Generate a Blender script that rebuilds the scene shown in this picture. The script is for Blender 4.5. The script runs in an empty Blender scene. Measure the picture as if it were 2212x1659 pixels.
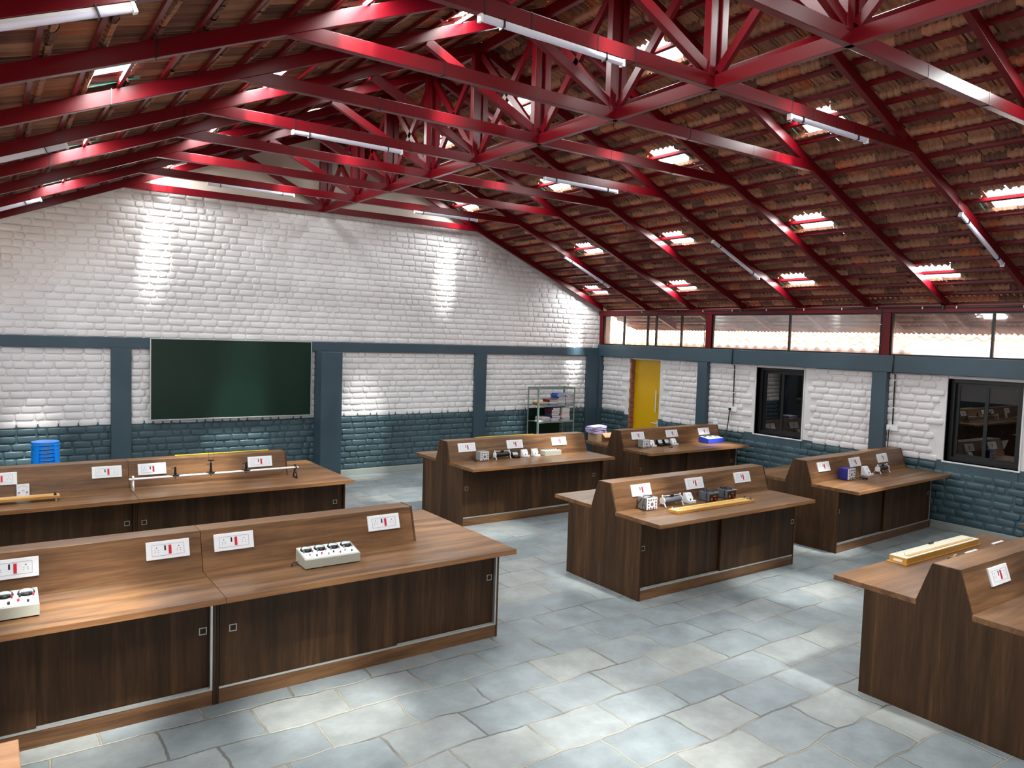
import bpy, math, random
from mathutils import Matrix, Vector
random.seed(7)
PI = math.pi
scene = bpy.context.scene
COL = scene.collection

# ---------------------------------------------------------------- camera
ca = bpy.data.cameras.new('camera'); cam = bpy.data.objects.new('camera', ca); COL.objects.link(cam)
def _rot(y, p, r):
    return Matrix.Rotation(y, 3, 'Z') @ Matrix.Rotation(p, 3, 'X') @ Matrix.Rotation(r, 3, 'Z')
_R = _rot(math.radians(-35.1412), math.radians(86.4983), math.radians(1.7664)).to_4x4()
cam.matrix_world = Matrix.Translation((0, 0, 2.44)) @ _R
ca.sensor_fit = 'HORIZONTAL'; ca.sensor_width = 36.0; ca.lens = 1630.7/2212*36.0
ca.clip_start = 0.05; ca.clip_end = 200
scene.camera = cam

# ---------------------------------------------------------------- colour management, world, sun
vs = scene.view_settings
vs.view_transform = 'Standard'; vs.look = 'None'; vs.gamma = 1.0; vs.use_curve_mapping = False
vs.exposure = 0.38
try:
    scene.cycles.use_denoising = True
    scene.cycles.max_bounces = 10; scene.cycles.diffuse_bounces = 5; scene.cycles.glossy_bounces = 4
    scene.cycles.transparent_max_bounces = 12
    scene.cycles.sample_clamp_indirect = 6.0
    scene.cycles.caustics_reflective = False; scene.cycles.caustics_refractive = False
except Exception:
    pass
SKY_L = 4.0        # radiance of the bright hazy sky
SUN_E = 37.0
SKYLIGHT_L = 46.0
world = bpy.data.worlds.new('world'); scene.world = world; world.use_nodes = True
wn = world.node_tree; bg = wn.nodes['Background']
bg.inputs[0].default_value = (0.90, 0.95, 1.0, 1); bg.inputs[1].default_value = SKY_L
sd = bpy.data.lights.new('sun', 'SUN'); sd.energy = SUN_E; sd.angle = math.radians(11.0); sd.color = (1.0, 0.97, 0.92)
so = bpy.data.objects.new('sun', sd); COL.objects.link(so)
SUN_DIR = Vector((-0.07, 0.44, -1.0)).normalized()
so.rotation_euler = SUN_DIR.to_track_quat('-Z', 'Y').to_euler(); so.location = (8, -4, 14)

def area_light(name, loc, normal, sx, sy, radiance=None, up=(0, 1, 0), color=(0.975, 0.985, 1.0), portal=False):
    l = bpy.data.lights.new(name, 'AREA'); l.shape = 'RECTANGLE'; l.size = sx; l.size_y = sy; l.color = color
    l.energy = (radiance or 1.0) * sx * sy * PI
    o = bpy.data.objects.new(name, l); COL.objects.link(o)
    z = -Vector(normal).normalized(); y = Vector(up); x = y.cross(z).normalized(); y = z.cross(x)
    o.matrix_world = Matrix.Translation(loc) @ Matrix((x, y, z)).transposed().to_4x4()
    if portal: l.cycles.is_portal = True
    return o
# daylight openings: the clerestory strips on both long walls and an unseen fill opening added behind the camera
area_light('clerestory_portal_right', (11.1, 4.7, 2.66), (-1, 0, 0), 14.0, 0.6, portal=True)
area_light('clerestory_portal_left', (-1.9, 4.7, 2.55), (1, 0, 0), 14.0, 0.85, portal=True)
area_light('back_opening_portal', (2.5, -2.85, 1.5), (0, 1, 0), 2.8, 1.2, up=(0, 0, 1), portal=True)

# ---------------------------------------------------------------- helpers
class MB:
    def __init__(s): s.v = []; s.f = []; s.m = []; s.sm = []
    def add(s, vs_, fs, m=0, smooth=False):
        b = len(s.v); s.v += [tuple(v) for v in vs_]
        for f in fs: s.f.append(tuple(b+i for i in f)); s.m.append(m); s.sm.append(smooth)
        return s
    def box(s, x0, x1, y0, y1, z0, z1, m=0):
        v = [(x0,y0,z0),(x1,y0,z0),(x1,y1,z0),(x0,y1,z0),(x0,y0,z1),(x1,y0,z1),(x1,y1,z1),(x0,y1,z1)]
        return s.add(v, [(0,3,2,1),(4,5,6,7),(0,1,5,4),(1,2,6,5),(2,3,7,6),(3,0,4,7)], m)
    def obox(s, c, ax, ay, az, m=0):
        """oriented box: centre and three half-axis vectors"""
        c = Vector(c); ax = Vector(ax); ay = Vector(ay); az = Vector(az)
        v = [c+sx*ax+sy*ay+sz*az for sz in (-1,1) for sx,sy in ((-1,-1),(1,-1),(1,1),(-1,1))]
        return s.add(v, [(0,3,2,1),(4,5,6,7),(0,1,5,4),(1,2,6,5),(2,3,7,6),(3,0,4,7)], m)
    def prism(s, poly, axis, a0, a1, m=0):
        """poly in the plane across axis: X -> (y,z), Y -> (x,z), Z -> (x,y)"""
        def P(p, a):
            return {'X': (a, p[0], p[1]), 'Y': (p[0], a, p[1]), 'Z': (p[0], p[1], a)}[axis]
        n = len(poly); v = [P(p, a0) for p in poly]+[P(p, a1) for p in poly]
        area = sum(poly[i][0]*poly[(i+1)%n][1]-poly[(i+1)%n][0]*poly[i][1] for i in range(n))
        ccw = area > 0
        if axis == 'Y': ccw = not ccw
        f = [tuple(range(n-1,-1,-1)), tuple(range(n,2*n))]+[(i,(i+1)%n,n+(i+1)%n,n+i) for i in range(n)]
        if not ccw: f = [tuple(reversed(q)) for q in f]
        return s.add(v, f, m)
    def beam(s, p0, p1, w, d, side=(0,1,0), m=0):
        """bar p0->p1; w across 'side', d across the third direction"""
        p0 = Vector(p0); p1 = Vector(p1); a = (p1-p0); sd_ = Vector(side).normalized(); t = a.normalized().cross(sd_).normalized()
        return s.obox((p0+p1)/2, a/2, sd_*w/2, t*d/2, m)
    def cyl(s, p0, p1, r, n=16, m=0, r1=None, smooth=True, caps=True):
        p0 = Vector(p0); p1 = Vector(p1); a = (p1-p0).normalized(); r1 = r if r1 is None else r1
        u = a.orthogonal().normalized(); w = a.cross(u)
        ring = lambda c, q: [c+q*(math.cos(2*PI*i/n)*u+math.sin(2*PI*i/n)*w) for i in range(n)]
        s.add(ring(p0, r)+ring(p1, r1), [(i,(i+1)%n,n+(i+1)%n,n+i) for i in range(n)], m, smooth)
        if caps:
            s.add(ring(p0, r), [tuple(range(n-1,-1,-1))], m); s.add(ring(p1, r1), [tuple(range(n))], m)
        return s
    def tube(s, pts, r, n=8, m=0):
        pts = [Vector(p) for p in pts]; b = len(s.v); k = len(pts); up = None
        for i, p in enumerate(pts):
            t = (pts[min(i+1,k-1)]-pts[max(i-1,0)]).normalized()
            if up is None: up = t.orthogonal().normalized()
            up = (up-t*up.dot(t)).normalized(); w = t.cross(up)
            s.v += [tuple(p+r*(math.cos(2*PI*j/n)*up+math.sin(2*PI*j/n)*w)) for j in range(n)]
        for i in range(k-1):
            for j in range(n):
                s.f.append((b+i*n+j, b+i*n+(j+1)%n, b+(i+1)*n+(j+1)%n, b+(i+1)*n+j)); s.m.append(m); s.sm.append(True)
        s.f.append(tuple(b+j for j in range(n-1,-1,-1))); s.f.append(tuple(b+(k-1)*n+j for j in range(n)))
        s.m += [m, m]; s.sm += [False, False]
        return s
    def lathe(s, c, prof, n=20, m=0, sx=1, sy=1):
        b = len(s.v); k = len(prof)
        for r, z in prof:
            s.v += [(c[0]+sx*r*math.cos(2*PI*j/n), c[1]+sy*r*math.sin(2*PI*j/n), c[2]+z) for j in range(n)]
        for i in range(k-1):
            for j in range(n):
                s.f.append((b+i*n+j, b+i*n+(j+1)%n, b+(i+1)*n+(j+1)%n, b+(i+1)*n+j)); s.m.append(m); s.sm.append(True)
        s.f.append(tuple(b+j for j in range(n-1,-1,-1))); s.f.append(tuple(b+(k-1)*n+j for j in range(n)))
        s.m += [m, m]; s.sm += [False, False]
        return s
    def xform(s, M):
        s.v = [tuple(M @ Vector(v)) for v in s.v]; return s
    def build(s, name, mats, parent=None, bevel=0, loc=None, label=None):
        me = bpy.data.meshes.new(name); me.from_pydata(s.v, [], s.f)
        if not isinstance(mats, (list, tuple)): mats = [mats]
        for q in mats: me.materials.append(q)
        me.polygons.foreach_set('material_index', s.m); me.polygons.foreach_set('use_smooth', s.sm); me.update()
        o = bpy.data.objects.new(name, me); COL.objects.link(o)
        if parent: o.parent = parent
        if loc: o.location = loc
        if label: o['label'] = label
        if bevel:
            b = o.modifiers.new('bevel', 'BEVEL'); b.width = bevel; b.segments = 2; b.limit_method = 'ANGLE'; b.angle_limit = math.radians(40)
        return o
def tag(o, label, cat, group=None):
    o['label'] = label; o['category'] = cat
    if group: o['group'] = group
    return o
def thing(name, label, cat, loc=(0,0,0), rz=0, group=None):
    o = bpy.data.objects.new(name, None); COL.objects.link(o); o.location = loc; o.rotation_euler = (0,0,rz)
    o.empty_display_size = 0.1
    return tag(o, label, cat, group)
def struct(o): o['kind'] = 'structure'; return o
def dup(root, loc, label, rz=None, group=None):
    r = root.copy(); COL.objects.link(r); r.location = loc; r['label'] = label
    if rz is not None: r.rotation_euler = (0,0,rz)
    if group: r['group'] = group
    for ch in list(root.children):
        c = ch.copy(); COL.objects.link(c); c.parent = r
        for g in list(ch.children):
            d = g.copy(); COL.objects.link(d); d.parent = c
    return r
ORD = ['first','second','third','fourth','fifth','sixth','seventh','eighth','ninth','tenth','eleventh','twelfth','thirteenth','fourteenth','fifteenth',
       'sixteenth','seventeenth','eighteenth','nineteenth','twentieth','twenty-first','twenty-second','twenty-third','twenty-fourth','twenty-fifth']

# ---------------------------------------------------------------- materials
def srgb(r, g, b):
    f = lambda c: (c/255/12.92 if c/255 <= 0.04045 else ((c/255+0.055)/1.055)**2.4)
    return (f(r), f(g), f(b), 1)
def nt(name):
    m = bpy.data.materials.new(name); m.use_nodes = True; t = m.node_tree; return m, t, t.nodes['Principled BSDF'], t.nodes, t.links
def plain(name, col, rough=0.5, metal=0.0, spec=0.5, var=0.0, bump=0.0, scale=30):
    m, t, p, N, L = nt(name)
    p.inputs['Base Color'].default_value = col; p.inputs['Roughness'].default_value = rough
    p.inputs['Metallic'].default_value = metal; p.inputs['Specular IOR Level'].default_value = spec
    tc = N.new('ShaderNodeTexCoord'); no = N.new('ShaderNodeTexNoise'); no.inputs['Scale'].default_value = scale; no.inputs['Detail'].default_value = 4
    L.new(tc.outputs['Object'], no.inputs['Vector'])
    if var or not bump:
        mx = N.new('ShaderNodeMixRGB'); mx.blend_type = 'MULTIPLY'; mx.inputs[1].default_value = col
        rp = N.new('ShaderNodeMapRange'); v = var or 0.04; rp.inputs[3].default_value = 1-v; rp.inputs[4].default_value = 1+v
        L.new(no.outputs['Fac'], rp.inputs[0]); L.new(rp.outputs[0], mx.inputs[2]); mx.inputs[0].default_value = 1
        L.new(mx.outputs[0], p.inputs['Base Color'])
    if bump:
        b = N.new('ShaderNodeBump'); b.inputs['Strength'].default_value = bump; b.inputs['Distance'].default_value = 0.01
        L.new(no.outputs['Fac'], b.inputs['Height']); L.new(b.outputs[0], p.inputs['Normal'])
    return m
def wood(name, stretch, dark, mid, light, rough=0.38, scale=1.0, planks=None, spec=0.35):
    """laminate with grain along the axis whose stretch is small"""
    m, t, p, N, L = nt(name)
    tc = N.new('ShaderNodeTexCoord'); mp = N.new('ShaderNodeMapping'); mp.inputs['Scale'].default_value = stretch
    oi = N.new('ShaderNodeObjectInfo'); va = N.new('ShaderNodeVectorMath'); va.operation = 'ADD'
    vm = N.new('ShaderNodeMath'); vm.operation = 'MULTIPLY'; vm.inputs[1].default_value = 13.0
    L.new(oi.outputs['Random'], vm.inputs[0]); L.new(tc.outputs['Object'], mp.inputs['Vector']); L.new(mp.outputs[0], va.inputs[0]); L.new(vm.outputs[0], va.inputs[1])
    n1 = N.new('ShaderNodeTexNoise'); n1.inputs['Scale'].default_value = 1.0*scale; n1.inputs['Detail'].default_value = 5; n1.inputs['Roughness'].default_value = 0.62
    n1.inputs['Distortion'].default_value = 0.6
    n2 = N.new('ShaderNodeTexNoise'); n2.inputs['Scale'].default_value = 7*scale; n2.inputs['Detail'].default_value = 3
    L.new(va.outputs[0], n1.inputs['Vector']); L.new(va.outputs[0], n2.inputs['Vector'])
    ad = N.new('ShaderNodeMath'); ad.operation = 'MULTIPLY_ADD'; ad.inputs[1].default_value = 0.32; L.new(n2.outputs['Fac'], ad.inputs[0]); L.new(n1.outputs['Fac'], ad.inputs[2])
    cr = N.new('ShaderNodeValToRGB'); e = cr.color_ramp.elements; e[0].position = 0.47; e[0].color = dark; e[1].position = 0.86; e[1].color = light
    q = cr.color_ramp.elements.new(0.66); q.color = mid
    L.new(ad.outputs[0], cr.inputs['Fac'])
    out = cr.outputs[0]
    if planks:      # broad board-like tone changes printed in the laminate
        sx = N.new('ShaderNodeSeparateXYZ'); L.new(tc.outputs['Object'], sx.inputs[0])
        a = N.new('ShaderNodeMath'); a.operation = 'ADD'
        L.new(sx.outputs['X'], a.inputs[0]); L.new(sx.outputs['Y'], a.inputs[1])
        fl = N.new('ShaderNodeMath'); fl.operation = 'MULTIPLY'; fl.inputs[1].default_value = planks; L.new(a.outputs[0], fl.inputs[0])
        f2 = N.new('ShaderNodeMath'); f2.operation = 'FLOOR'; L.new(fl.outputs[0], f2.inputs[0])
        wnz = N.new('ShaderNodeTexWhiteNoise'); wnz.noise_dimensions = '1D'; L.new(f2.outputs[0], wnz.inputs['W'])
        mr = N.new('ShaderNodeMapRange'); mr.inputs[3].default_value = 0.80; mr.inputs[4].default_value = 1.16; L.new(wnz.outputs['Value'], mr.inputs[0])
        mx = N.new('ShaderNodeMixRGB'); mx.blend_type = 'MULTIPLY'; mx.inputs[0].default_value = 1; L.new(out, mx.inputs[1]); L.new(mr.outputs[0], mx.inputs[2]); out = mx.outputs[0]
    L.new(out, p.inputs['Base Color']); p.inputs['Roughness'].default_value = rough; p.inputs['Specular IOR Level'].default_value = spec
    return m
WD, WM, WL = srgb(76,50,32), srgb(106,74,47), srgb(134,96,63)
M = {}
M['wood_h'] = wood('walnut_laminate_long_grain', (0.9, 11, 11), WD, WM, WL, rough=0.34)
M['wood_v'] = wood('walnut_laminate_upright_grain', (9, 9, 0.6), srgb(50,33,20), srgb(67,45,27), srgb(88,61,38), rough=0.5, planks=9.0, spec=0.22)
M['edge'] = wood('walnut_edge_band', (1.2, 16, 30), srgb(116,78,50), srgb(142,98,62), srgb(162,114,74), rough=0.4)
M['pine'] = wood('pale_yellow_wood', (2, 18, 18), srgb(176,126,66), srgb(200,150,84), srgb(218,172,106), rough=0.4)
M['table_wood'] = wood('light_oak_laminate', (2, 12, 12), srgb(170,116,78), srgb(190,136,94), srgb(206,154,112), rough=0.35)
M['red'] = plain('red_gloss_paint', srgb(92,4,15), 0.33, spec=0.28, var=0.10, scale=6)
M['black'] = plain('black_plastic', srgb(22,21,22), 0.35)
M['blackmetal'] = plain('black_anodised_metal', srgb(14,14,15), 0.4)
M['white_pl'] = plain('white_plastic', srgb(232,232,236), 0.3)
M['white_paint_metal'] = plain('white_powder_coat', srgb(214,216,222), 0.4)
M['grey_line'] = plain('grey_print', srgb(110,112,122), 0.5)
M['lilac'] = plain('white_plastic_lamp_body', srgb(206,204,226), 0.3)
M['alu'] = plain('brushed_aluminium', srgb(206,206,204), 0.35, metal=0.75)
M['steel'] = plain('steel_rod', srgb(232,233,238), 0.3, metal=0.45)
M['grey_metal'] = plain('grey_green_painted_steel', srgb(122,136,130), 0.5, bump=0.1)
M['redpl'] = plain('red_plastic', srgb(196,26,44), 0.35)
M['blue_box'] = plain('royal_blue_paint', srgb(44,72,196), 0.35)
M['navy_box'] = plain('dark_blue_paint', srgb(36,42,128), 0.4)
M['beige_box'] = plain('beige_grey_paint', srgb(172,172,160), 0.45)
M['grey_box'] = plain('grey_hammer_paint', srgb(132,130,128), 0.5, bump=0.15, scale=120)
M['dgrey_box'] = plain('slate_grey_paint', srgb(92,96,106), 0.4)
M['yellow'] = plain('yellow_painted_wood', srgb(222,190,40), 0.4)
M['ochre'] = plain('ochre_varnished_wood', srgb(198,148,58), 0.4, var=0.1, scale=8)
M['orange'] = plain('orange_label', srgb(226,130,30), 0.4)
M['gold'] = plain('brass', srgb(190,150,70), 0.3, metal=0.8)
M['cream_panel'] = plain('cream_laminate', srgb(226,218,196), 0.35)
M['stool_blue'] = plain('bright_blue_plastic', srgb(14,146,255), 0.25)
M['sticker'] = plain('golden_sticker', srgb(150,112,30), 0.4)
M['carton'] = plain('brown_cardboard', srgb(158,128,98), 0.8, var=0.08)
M['cloth'] = plain('lilac_paper', srgb(176,164,204), 0.8, var=0.15, scale=20)
M['plaster'] = plain('cream_gable_plaster', srgb(196,182,170), 0.7, var=0.05, scale=3)
M['handle_ring'] = plain('champagne_metal', srgb(190,178,160), 0.35, metal=0.6)
M['recess'] = plain('dark_recess', srgb(28,20,16), 0.7)
M['door_yellow'] = plain('yellow_painted_door', srgb(206,160,4), 0.4, var=0.05, scale=4)
M['rawbrick'] = plain('bare_brick', srgb(150,92,70), 0.85, var=0.2, bump=0.5, scale=18)
def paint(name, a, b, bump=0.14, rough=0.5, coarse=3.0):
    m, t, p, N, L = nt(name)
    tc = N.new('ShaderNodeTexCoord'); n = N.new('ShaderNodeTexNoise'); n.inputs['Scale'].default_value = coarse; n.inputs['Detail'].default_value = 6
    L.new(tc.outputs['Object'], n.inputs['Vector'])
    cr = N.new('ShaderNodeValToRGB'); cr.color_ramp.elements[0].color = a; cr.color_ramp.elements[1].color = b
    cr.color_ramp.elements[0].position = 0.35; cr.color_ramp.elements[1].position = 0.65; L.new(n.outputs['Fac'], cr.inputs[0]); L.new(cr.outputs[0], p.inputs['Base Color'])
    n2 = N.new('ShaderNodeTexNoise'); n2.inputs['Scale'].default_value = 26; n2.inputs['Detail'].default_value = 5; L.new(tc.outputs['Object'], n2.inputs['Vector'])
    bp = N.new('ShaderNodeBump'); bp.inputs['Strength'].default_value = bump; bp.inputs['Distance'].default_value = 0.02
    L.new(n2.outputs['Fac'], bp.inputs['Height']); L.new(bp.outputs[0], p.inputs['Normal']); p.inputs['Roughness'].default_value = rough
    return m
M['white'] = paint('white_painted_brick', srgb(216,211,212), srgb(224,220,221))
M['teal'] = paint('blue_grey_painted_brick', srgb(58,78,85), srgb(67,89,97), rough=0.42)
M['teal_flat'] = paint('blue_grey_painted_plaster', srgb(52,69,80), srgb(59,78,89), bump=0.05, rough=0.42, coarse=1.5)
M['ground'] = plain('outside_ground', srgb(150,140,125), 0.9, var=0.2, scale=2)
M['skirt'] = plain('grey_stone_skirting', srgb(150,154,150), 0.5, var=0.12, scale=5)
# chalkboard
M['chalk'], t, p, N, L = nt('green_chalkboard')
tc = N.new('ShaderNodeTexCoord'); n = N.new('ShaderNodeTexNoise'); n.inputs['Scale'].default_value = 2.0; n.inputs['Detail'].default_value = 5; L.new(tc.outputs['Object'], n.inputs['Vector'])
cr = N.new('ShaderNodeValToRGB'); cr.color_ramp.elements[0].color = srgb(11,32,25); cr.color_ramp.elements[1].color = srgb(16,42,31); L.new(n.outputs['Fac'], cr.inputs[0]); L.new(cr.outputs[0], p.inputs['Base Color'])
p.inputs['Roughness'].default_value = 0.33; p.inputs['Specular IOR Level'].default_value = 0.35
# floor
M['floor'], t, p, N, L = nt('blue_grey_stone_flags')
tc = N.new('ShaderNodeTexCoord'); nz = N.new('ShaderNodeTexNoise'); nz.inputs['Scale'].default_value = 2.3; nz.inputs['Detail'].default_value = 5
L.new(tc.outputs['Object'], nz.inputs['Vector'])
sub = N.new('ShaderNodeVectorMath'); sub.operation = 'SUBTRACT'; sub.inputs[1].default_value = (0.5,0.5,0.5); L.new(nz.outputs['Color'], sub.inputs[0])
sc_ = N.new('ShaderNodeVectorMath'); sc_.operation = 'SCALE'; sc_.inputs['Scale'].default_value = 0.12; L.new(sub.outputs[0], sc_.inputs[0])
ad = N.new('ShaderNodeVectorMath'); ad.operation = 'ADD'; L.new(tc.outputs['Object'], ad.inputs[0]); L.new(sc_.outputs[0], ad.inputs[1])
br = N.new('ShaderNodeTexBrick'); br.offset = 0.5; br.inputs['Scale'].default_value = 1.0
br.inputs['Brick Width'].default_value = 0.56; br.inputs['Row Height'].default_value = 0.37; br.inputs['Mortar Size'].default_value = 0.010; br.inputs['Mortar Smooth'].default_value = 0.7
br.inputs['Color1'].default_value = (0,0,0,1); br.inputs['Color2'].default_value = (1,1,1,1); br.inputs['Bias'].default_value = 0.0; br.inputs['Mortar'].default_value = (0.5,0.5,0.5,1)
L.new(ad.outputs[0], br.inputs['Vector'])
cr = N.new('ShaderNodeValToRGB'); e = cr.color_ramp.elements; e[0].color = srgb(124,131,134); e[1].color = srgb(148,150,147); q = e.new(0.35); q.color = srgb(131,138,142); q = e.new(0.75); q.color = srgb(139,143,144)
L.new(br.outputs['Color'], cr.inputs[0])
cl = N.new('ShaderNodeTexNoise'); cl.inputs['Scale'].default_value = 4.5; cl.inputs['Detail'].default_value = 9; cl.inputs['Roughness'].default_value = 0.65; L.new(tc.outputs['Object'], cl.inputs['Vector'])
mr = N.new('ShaderNodeMapRange'); mr.inputs[1].default_value = 0.3; mr.inputs[2].default_value = 0.7; mr.inputs[3].default_value = 0.76; mr.inputs[4].default_value = 1.20; L.new(cl.outputs['Fac'], mr.inputs[0])
mx = N.new('ShaderNodeMixRGB'); mx.blend_type = 'MULTIPLY'; mx.inputs[0].default_value = 1; L.new(cr.outputs[0], mx.inputs[1]); L.new(mr.outputs[0], mx.inputs[2])
# sandy joints, patchy
gn = N.new('ShaderNodeTexNoise'); gn.inputs['Scale'].default_value = 1.7; gn.inputs['Detail'].default_value = 3; L.new(tc.outputs['Object'], gn.inputs['Vector'])
gr = N.new('ShaderNodeValToRGB'); gr.color_ramp.elements[0].color = srgb(104,100,95); gr.color_ramp.elements[1].color = srgb(158,151,138); gr.color_ramp.elements[0].position = 0.42; gr.color_ramp.elements[1].position = 0.56; L.new(gn.outputs['Fac'], gr.inputs[0])
m2 = N.new('ShaderNodeMixRGB'); L.new(br.outputs['Fac'], m2.inputs[0]); L.new(mx.outputs[0], m2.inputs[1]); L.new(gr.outputs[0], m2.inputs[2]); L.new(m2.outputs[0], p.inputs['Base Color'])
p.inputs['Roughness'].default_value = 0.42; p.inputs['Specular IOR Level'].default_value = 0.4
h1 = N.new('ShaderNodeMath'); h1.operation = 'MULTIPLY_ADD'; h1.inputs[1].default_value = -0.9; L.new(br.outputs['Fac'], h1.inputs[0]); L.new(cl.outputs['Fac'], h1.inputs[2])
bp = N.new('ShaderNodeBump'); bp.inputs['Strength'].default_value = 0.6; bp.inputs['Distance'].default_value = 0.015; L.new(h1.outputs[0], bp.inputs['Height']); L.new(bp.outputs[0], p.inputs['Normal'])
# roof tiles
def tile_mat(name, cols, rough=0.8):
    m, t, p, N, L = nt(name)
    at = N.new('ShaderNodeAttribute'); at.attribute_name = 'tint'
    tc = N.new('ShaderNodeTexCoord'); mp = N.new('ShaderNodeMapping'); mp.inputs['Scale'].default_value = (2.2, 38, 2.2); L.new(tc.outputs['Object'], mp.inputs[0])
    n1 = N.new('ShaderNodeTexNoise'); n1.inputs['Scale'].default_value = 1.0; n1.inputs['Detail'].default_value = 5; L.new(mp.outputs[0], n1.inputs['Vector'])
    m1 = N.new('ShaderNodeMath'); m1.operation = 'MULTIPLY_ADD'; m1.inputs[1].default_value = 0.55; L.new(at.outputs['Fac'], m1.inputs[0])
    m0 = N.new('ShaderNodeMath'); m0.operation = 'MULTIPLY'; m0.inputs[1].default_value = 0.55; L.new(n1.outputs['Fac'], m0.inputs[0]); L.new(m0.outputs[0], m1.inputs[2])
    cr = N.new('ShaderNodeValToRGB'); e = cr.color_ramp.elements; e[0].position = 0.2; e[0].color = cols[0]; e[1].position = 0.85; e[1].color = cols[-1]
    for i, c in enumerate(cols[1:-1]): q = e.new(0.2+0.65*(i+1)/(len(cols)-1)); q.color = c
    L.new(m1.outputs[0], cr.inputs[0]); L.new(cr.outputs[0], p.inputs['Base Color']); p.inputs['Roughness'].default_value = rough
    b = N.new('ShaderNodeBump'); b.inputs['Strength'].default_value = 0.6; b.inputs['Distance'].default_value = 0.008; L.new(n1.outputs['Fac'], b.inputs['Height']); L.new(b.outputs[0], p.inputs['Normal'])
    return m
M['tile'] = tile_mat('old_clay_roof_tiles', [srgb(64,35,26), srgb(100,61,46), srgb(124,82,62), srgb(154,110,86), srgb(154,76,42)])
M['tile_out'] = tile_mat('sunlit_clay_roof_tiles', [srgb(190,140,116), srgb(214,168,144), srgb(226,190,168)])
# glass
def glass(name, tint, gloss, rough=0.02, dust_sheen=0.0, dust_sheen_col=(0.8,0.7,0.68,1)):
    m, t, p, N, L = nt(name); N.remove(p); out = N['Material Output']
    tr = N.new('ShaderNodeBsdfTransparent'); tr.inputs[0].default_value = tint
    gl = N.new('ShaderNodeBsdfGlossy'); gl.inputs['Roughness'].default_value = rough; gl.inputs[0].default_value = (1,1,1,1)
    lw = N.new('ShaderNodeLayerWeight'); lw.inputs[0].default_value = gloss
    mr = N.new('ShaderNodeMapRange'); mr.inputs[3].default_value = gloss*0.5; mr.inputs[4].default_value = min(0.85, gloss*2.2); L.new(lw.outputs['Fresnel'], mr.inputs[0])
    mx = N.new('ShaderNodeMixShader'); L.new(mr.outputs[0], mx.inputs[0]); L.new(tr.outputs[0], mx.inputs[1]); L.new(gl.outputs[0], mx.inputs[2]); last = mx
    if dust_sheen:
        n = N.new('ShaderNodeTexNoise'); n.inputs['Scale'].default_value = 4; tc = N.new('ShaderNodeTexCoord'); L.new(tc.outputs['Object'], n.inputs['Vector'])
        d = N.new('ShaderNodeBsdfDiffuse'); d.inputs[0].default_value = dust_sheen_col
        k = N.new('ShaderNodeMath'); k.operation = 'MULTIPLY'; k.inputs[1].default_value = dust_sheen*2; L.new(n.outputs['Fac'], k.inputs[0])
        m3 = N.new('ShaderNodeMixShader'); L.new(k.outputs[0], m3.inputs[0]); L.new(mx.outputs[0], m3.inputs[1]); L.new(d.outputs[0], m3.inputs[2]); last = m3
    L.new(last.outputs[0], out.inputs[0]); return m
M['glass_roof'] = glass('green_edged_roof_glass', (0.95,0.975,0.965,1), 0.04)
M['glass_clear'] = glass('dusty_sheen_clerestory_glass', (0.93,0.90,0.88,1), 0.35, rough=0.03, dust_sheen=0.10)  # pinkish dust film also stands in for the interior's reflection
M['glass_open'] = glass('clear_clerestory_glass', (0.9,0.88,0.86,1), 0.15, rough=0.02)
M['glass_dark'] = glass('tinted_window_glass', (0.05,0.045,0.045,1), 0.16, rough=0.01)
M['glass_edge'] = plain('green_glass_edge', srgb(60,150,120), 0.2)
M['meter_glass'] = plain('pale_meter_face', srgb(196,208,208), 0.12)

# ---------------------------------------------------------------- dimensions
XC = 4.6; S = 0.418; APEX = 5.61          # roof: centre line, slope, soffit apex
XR = 10.80; XL = -1.60; YF = 12.08; YB = -2.6
KINK = 2.94; ZC = 4.38                     # collar: half span and soffit
def soffit(x): return APEX - S*abs(x-XC)

# ---------------------------------------------------------------- floor, ground
struct(MB().box(XL-0.2, XR+0.25, YB-0.2, YF+0.2, -0.12, 0.0).build('floor', M['floor']))
struct(MB().box(-14, 30, -16, 26, -0.30, -0.13).build('ground', M['ground']))

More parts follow.
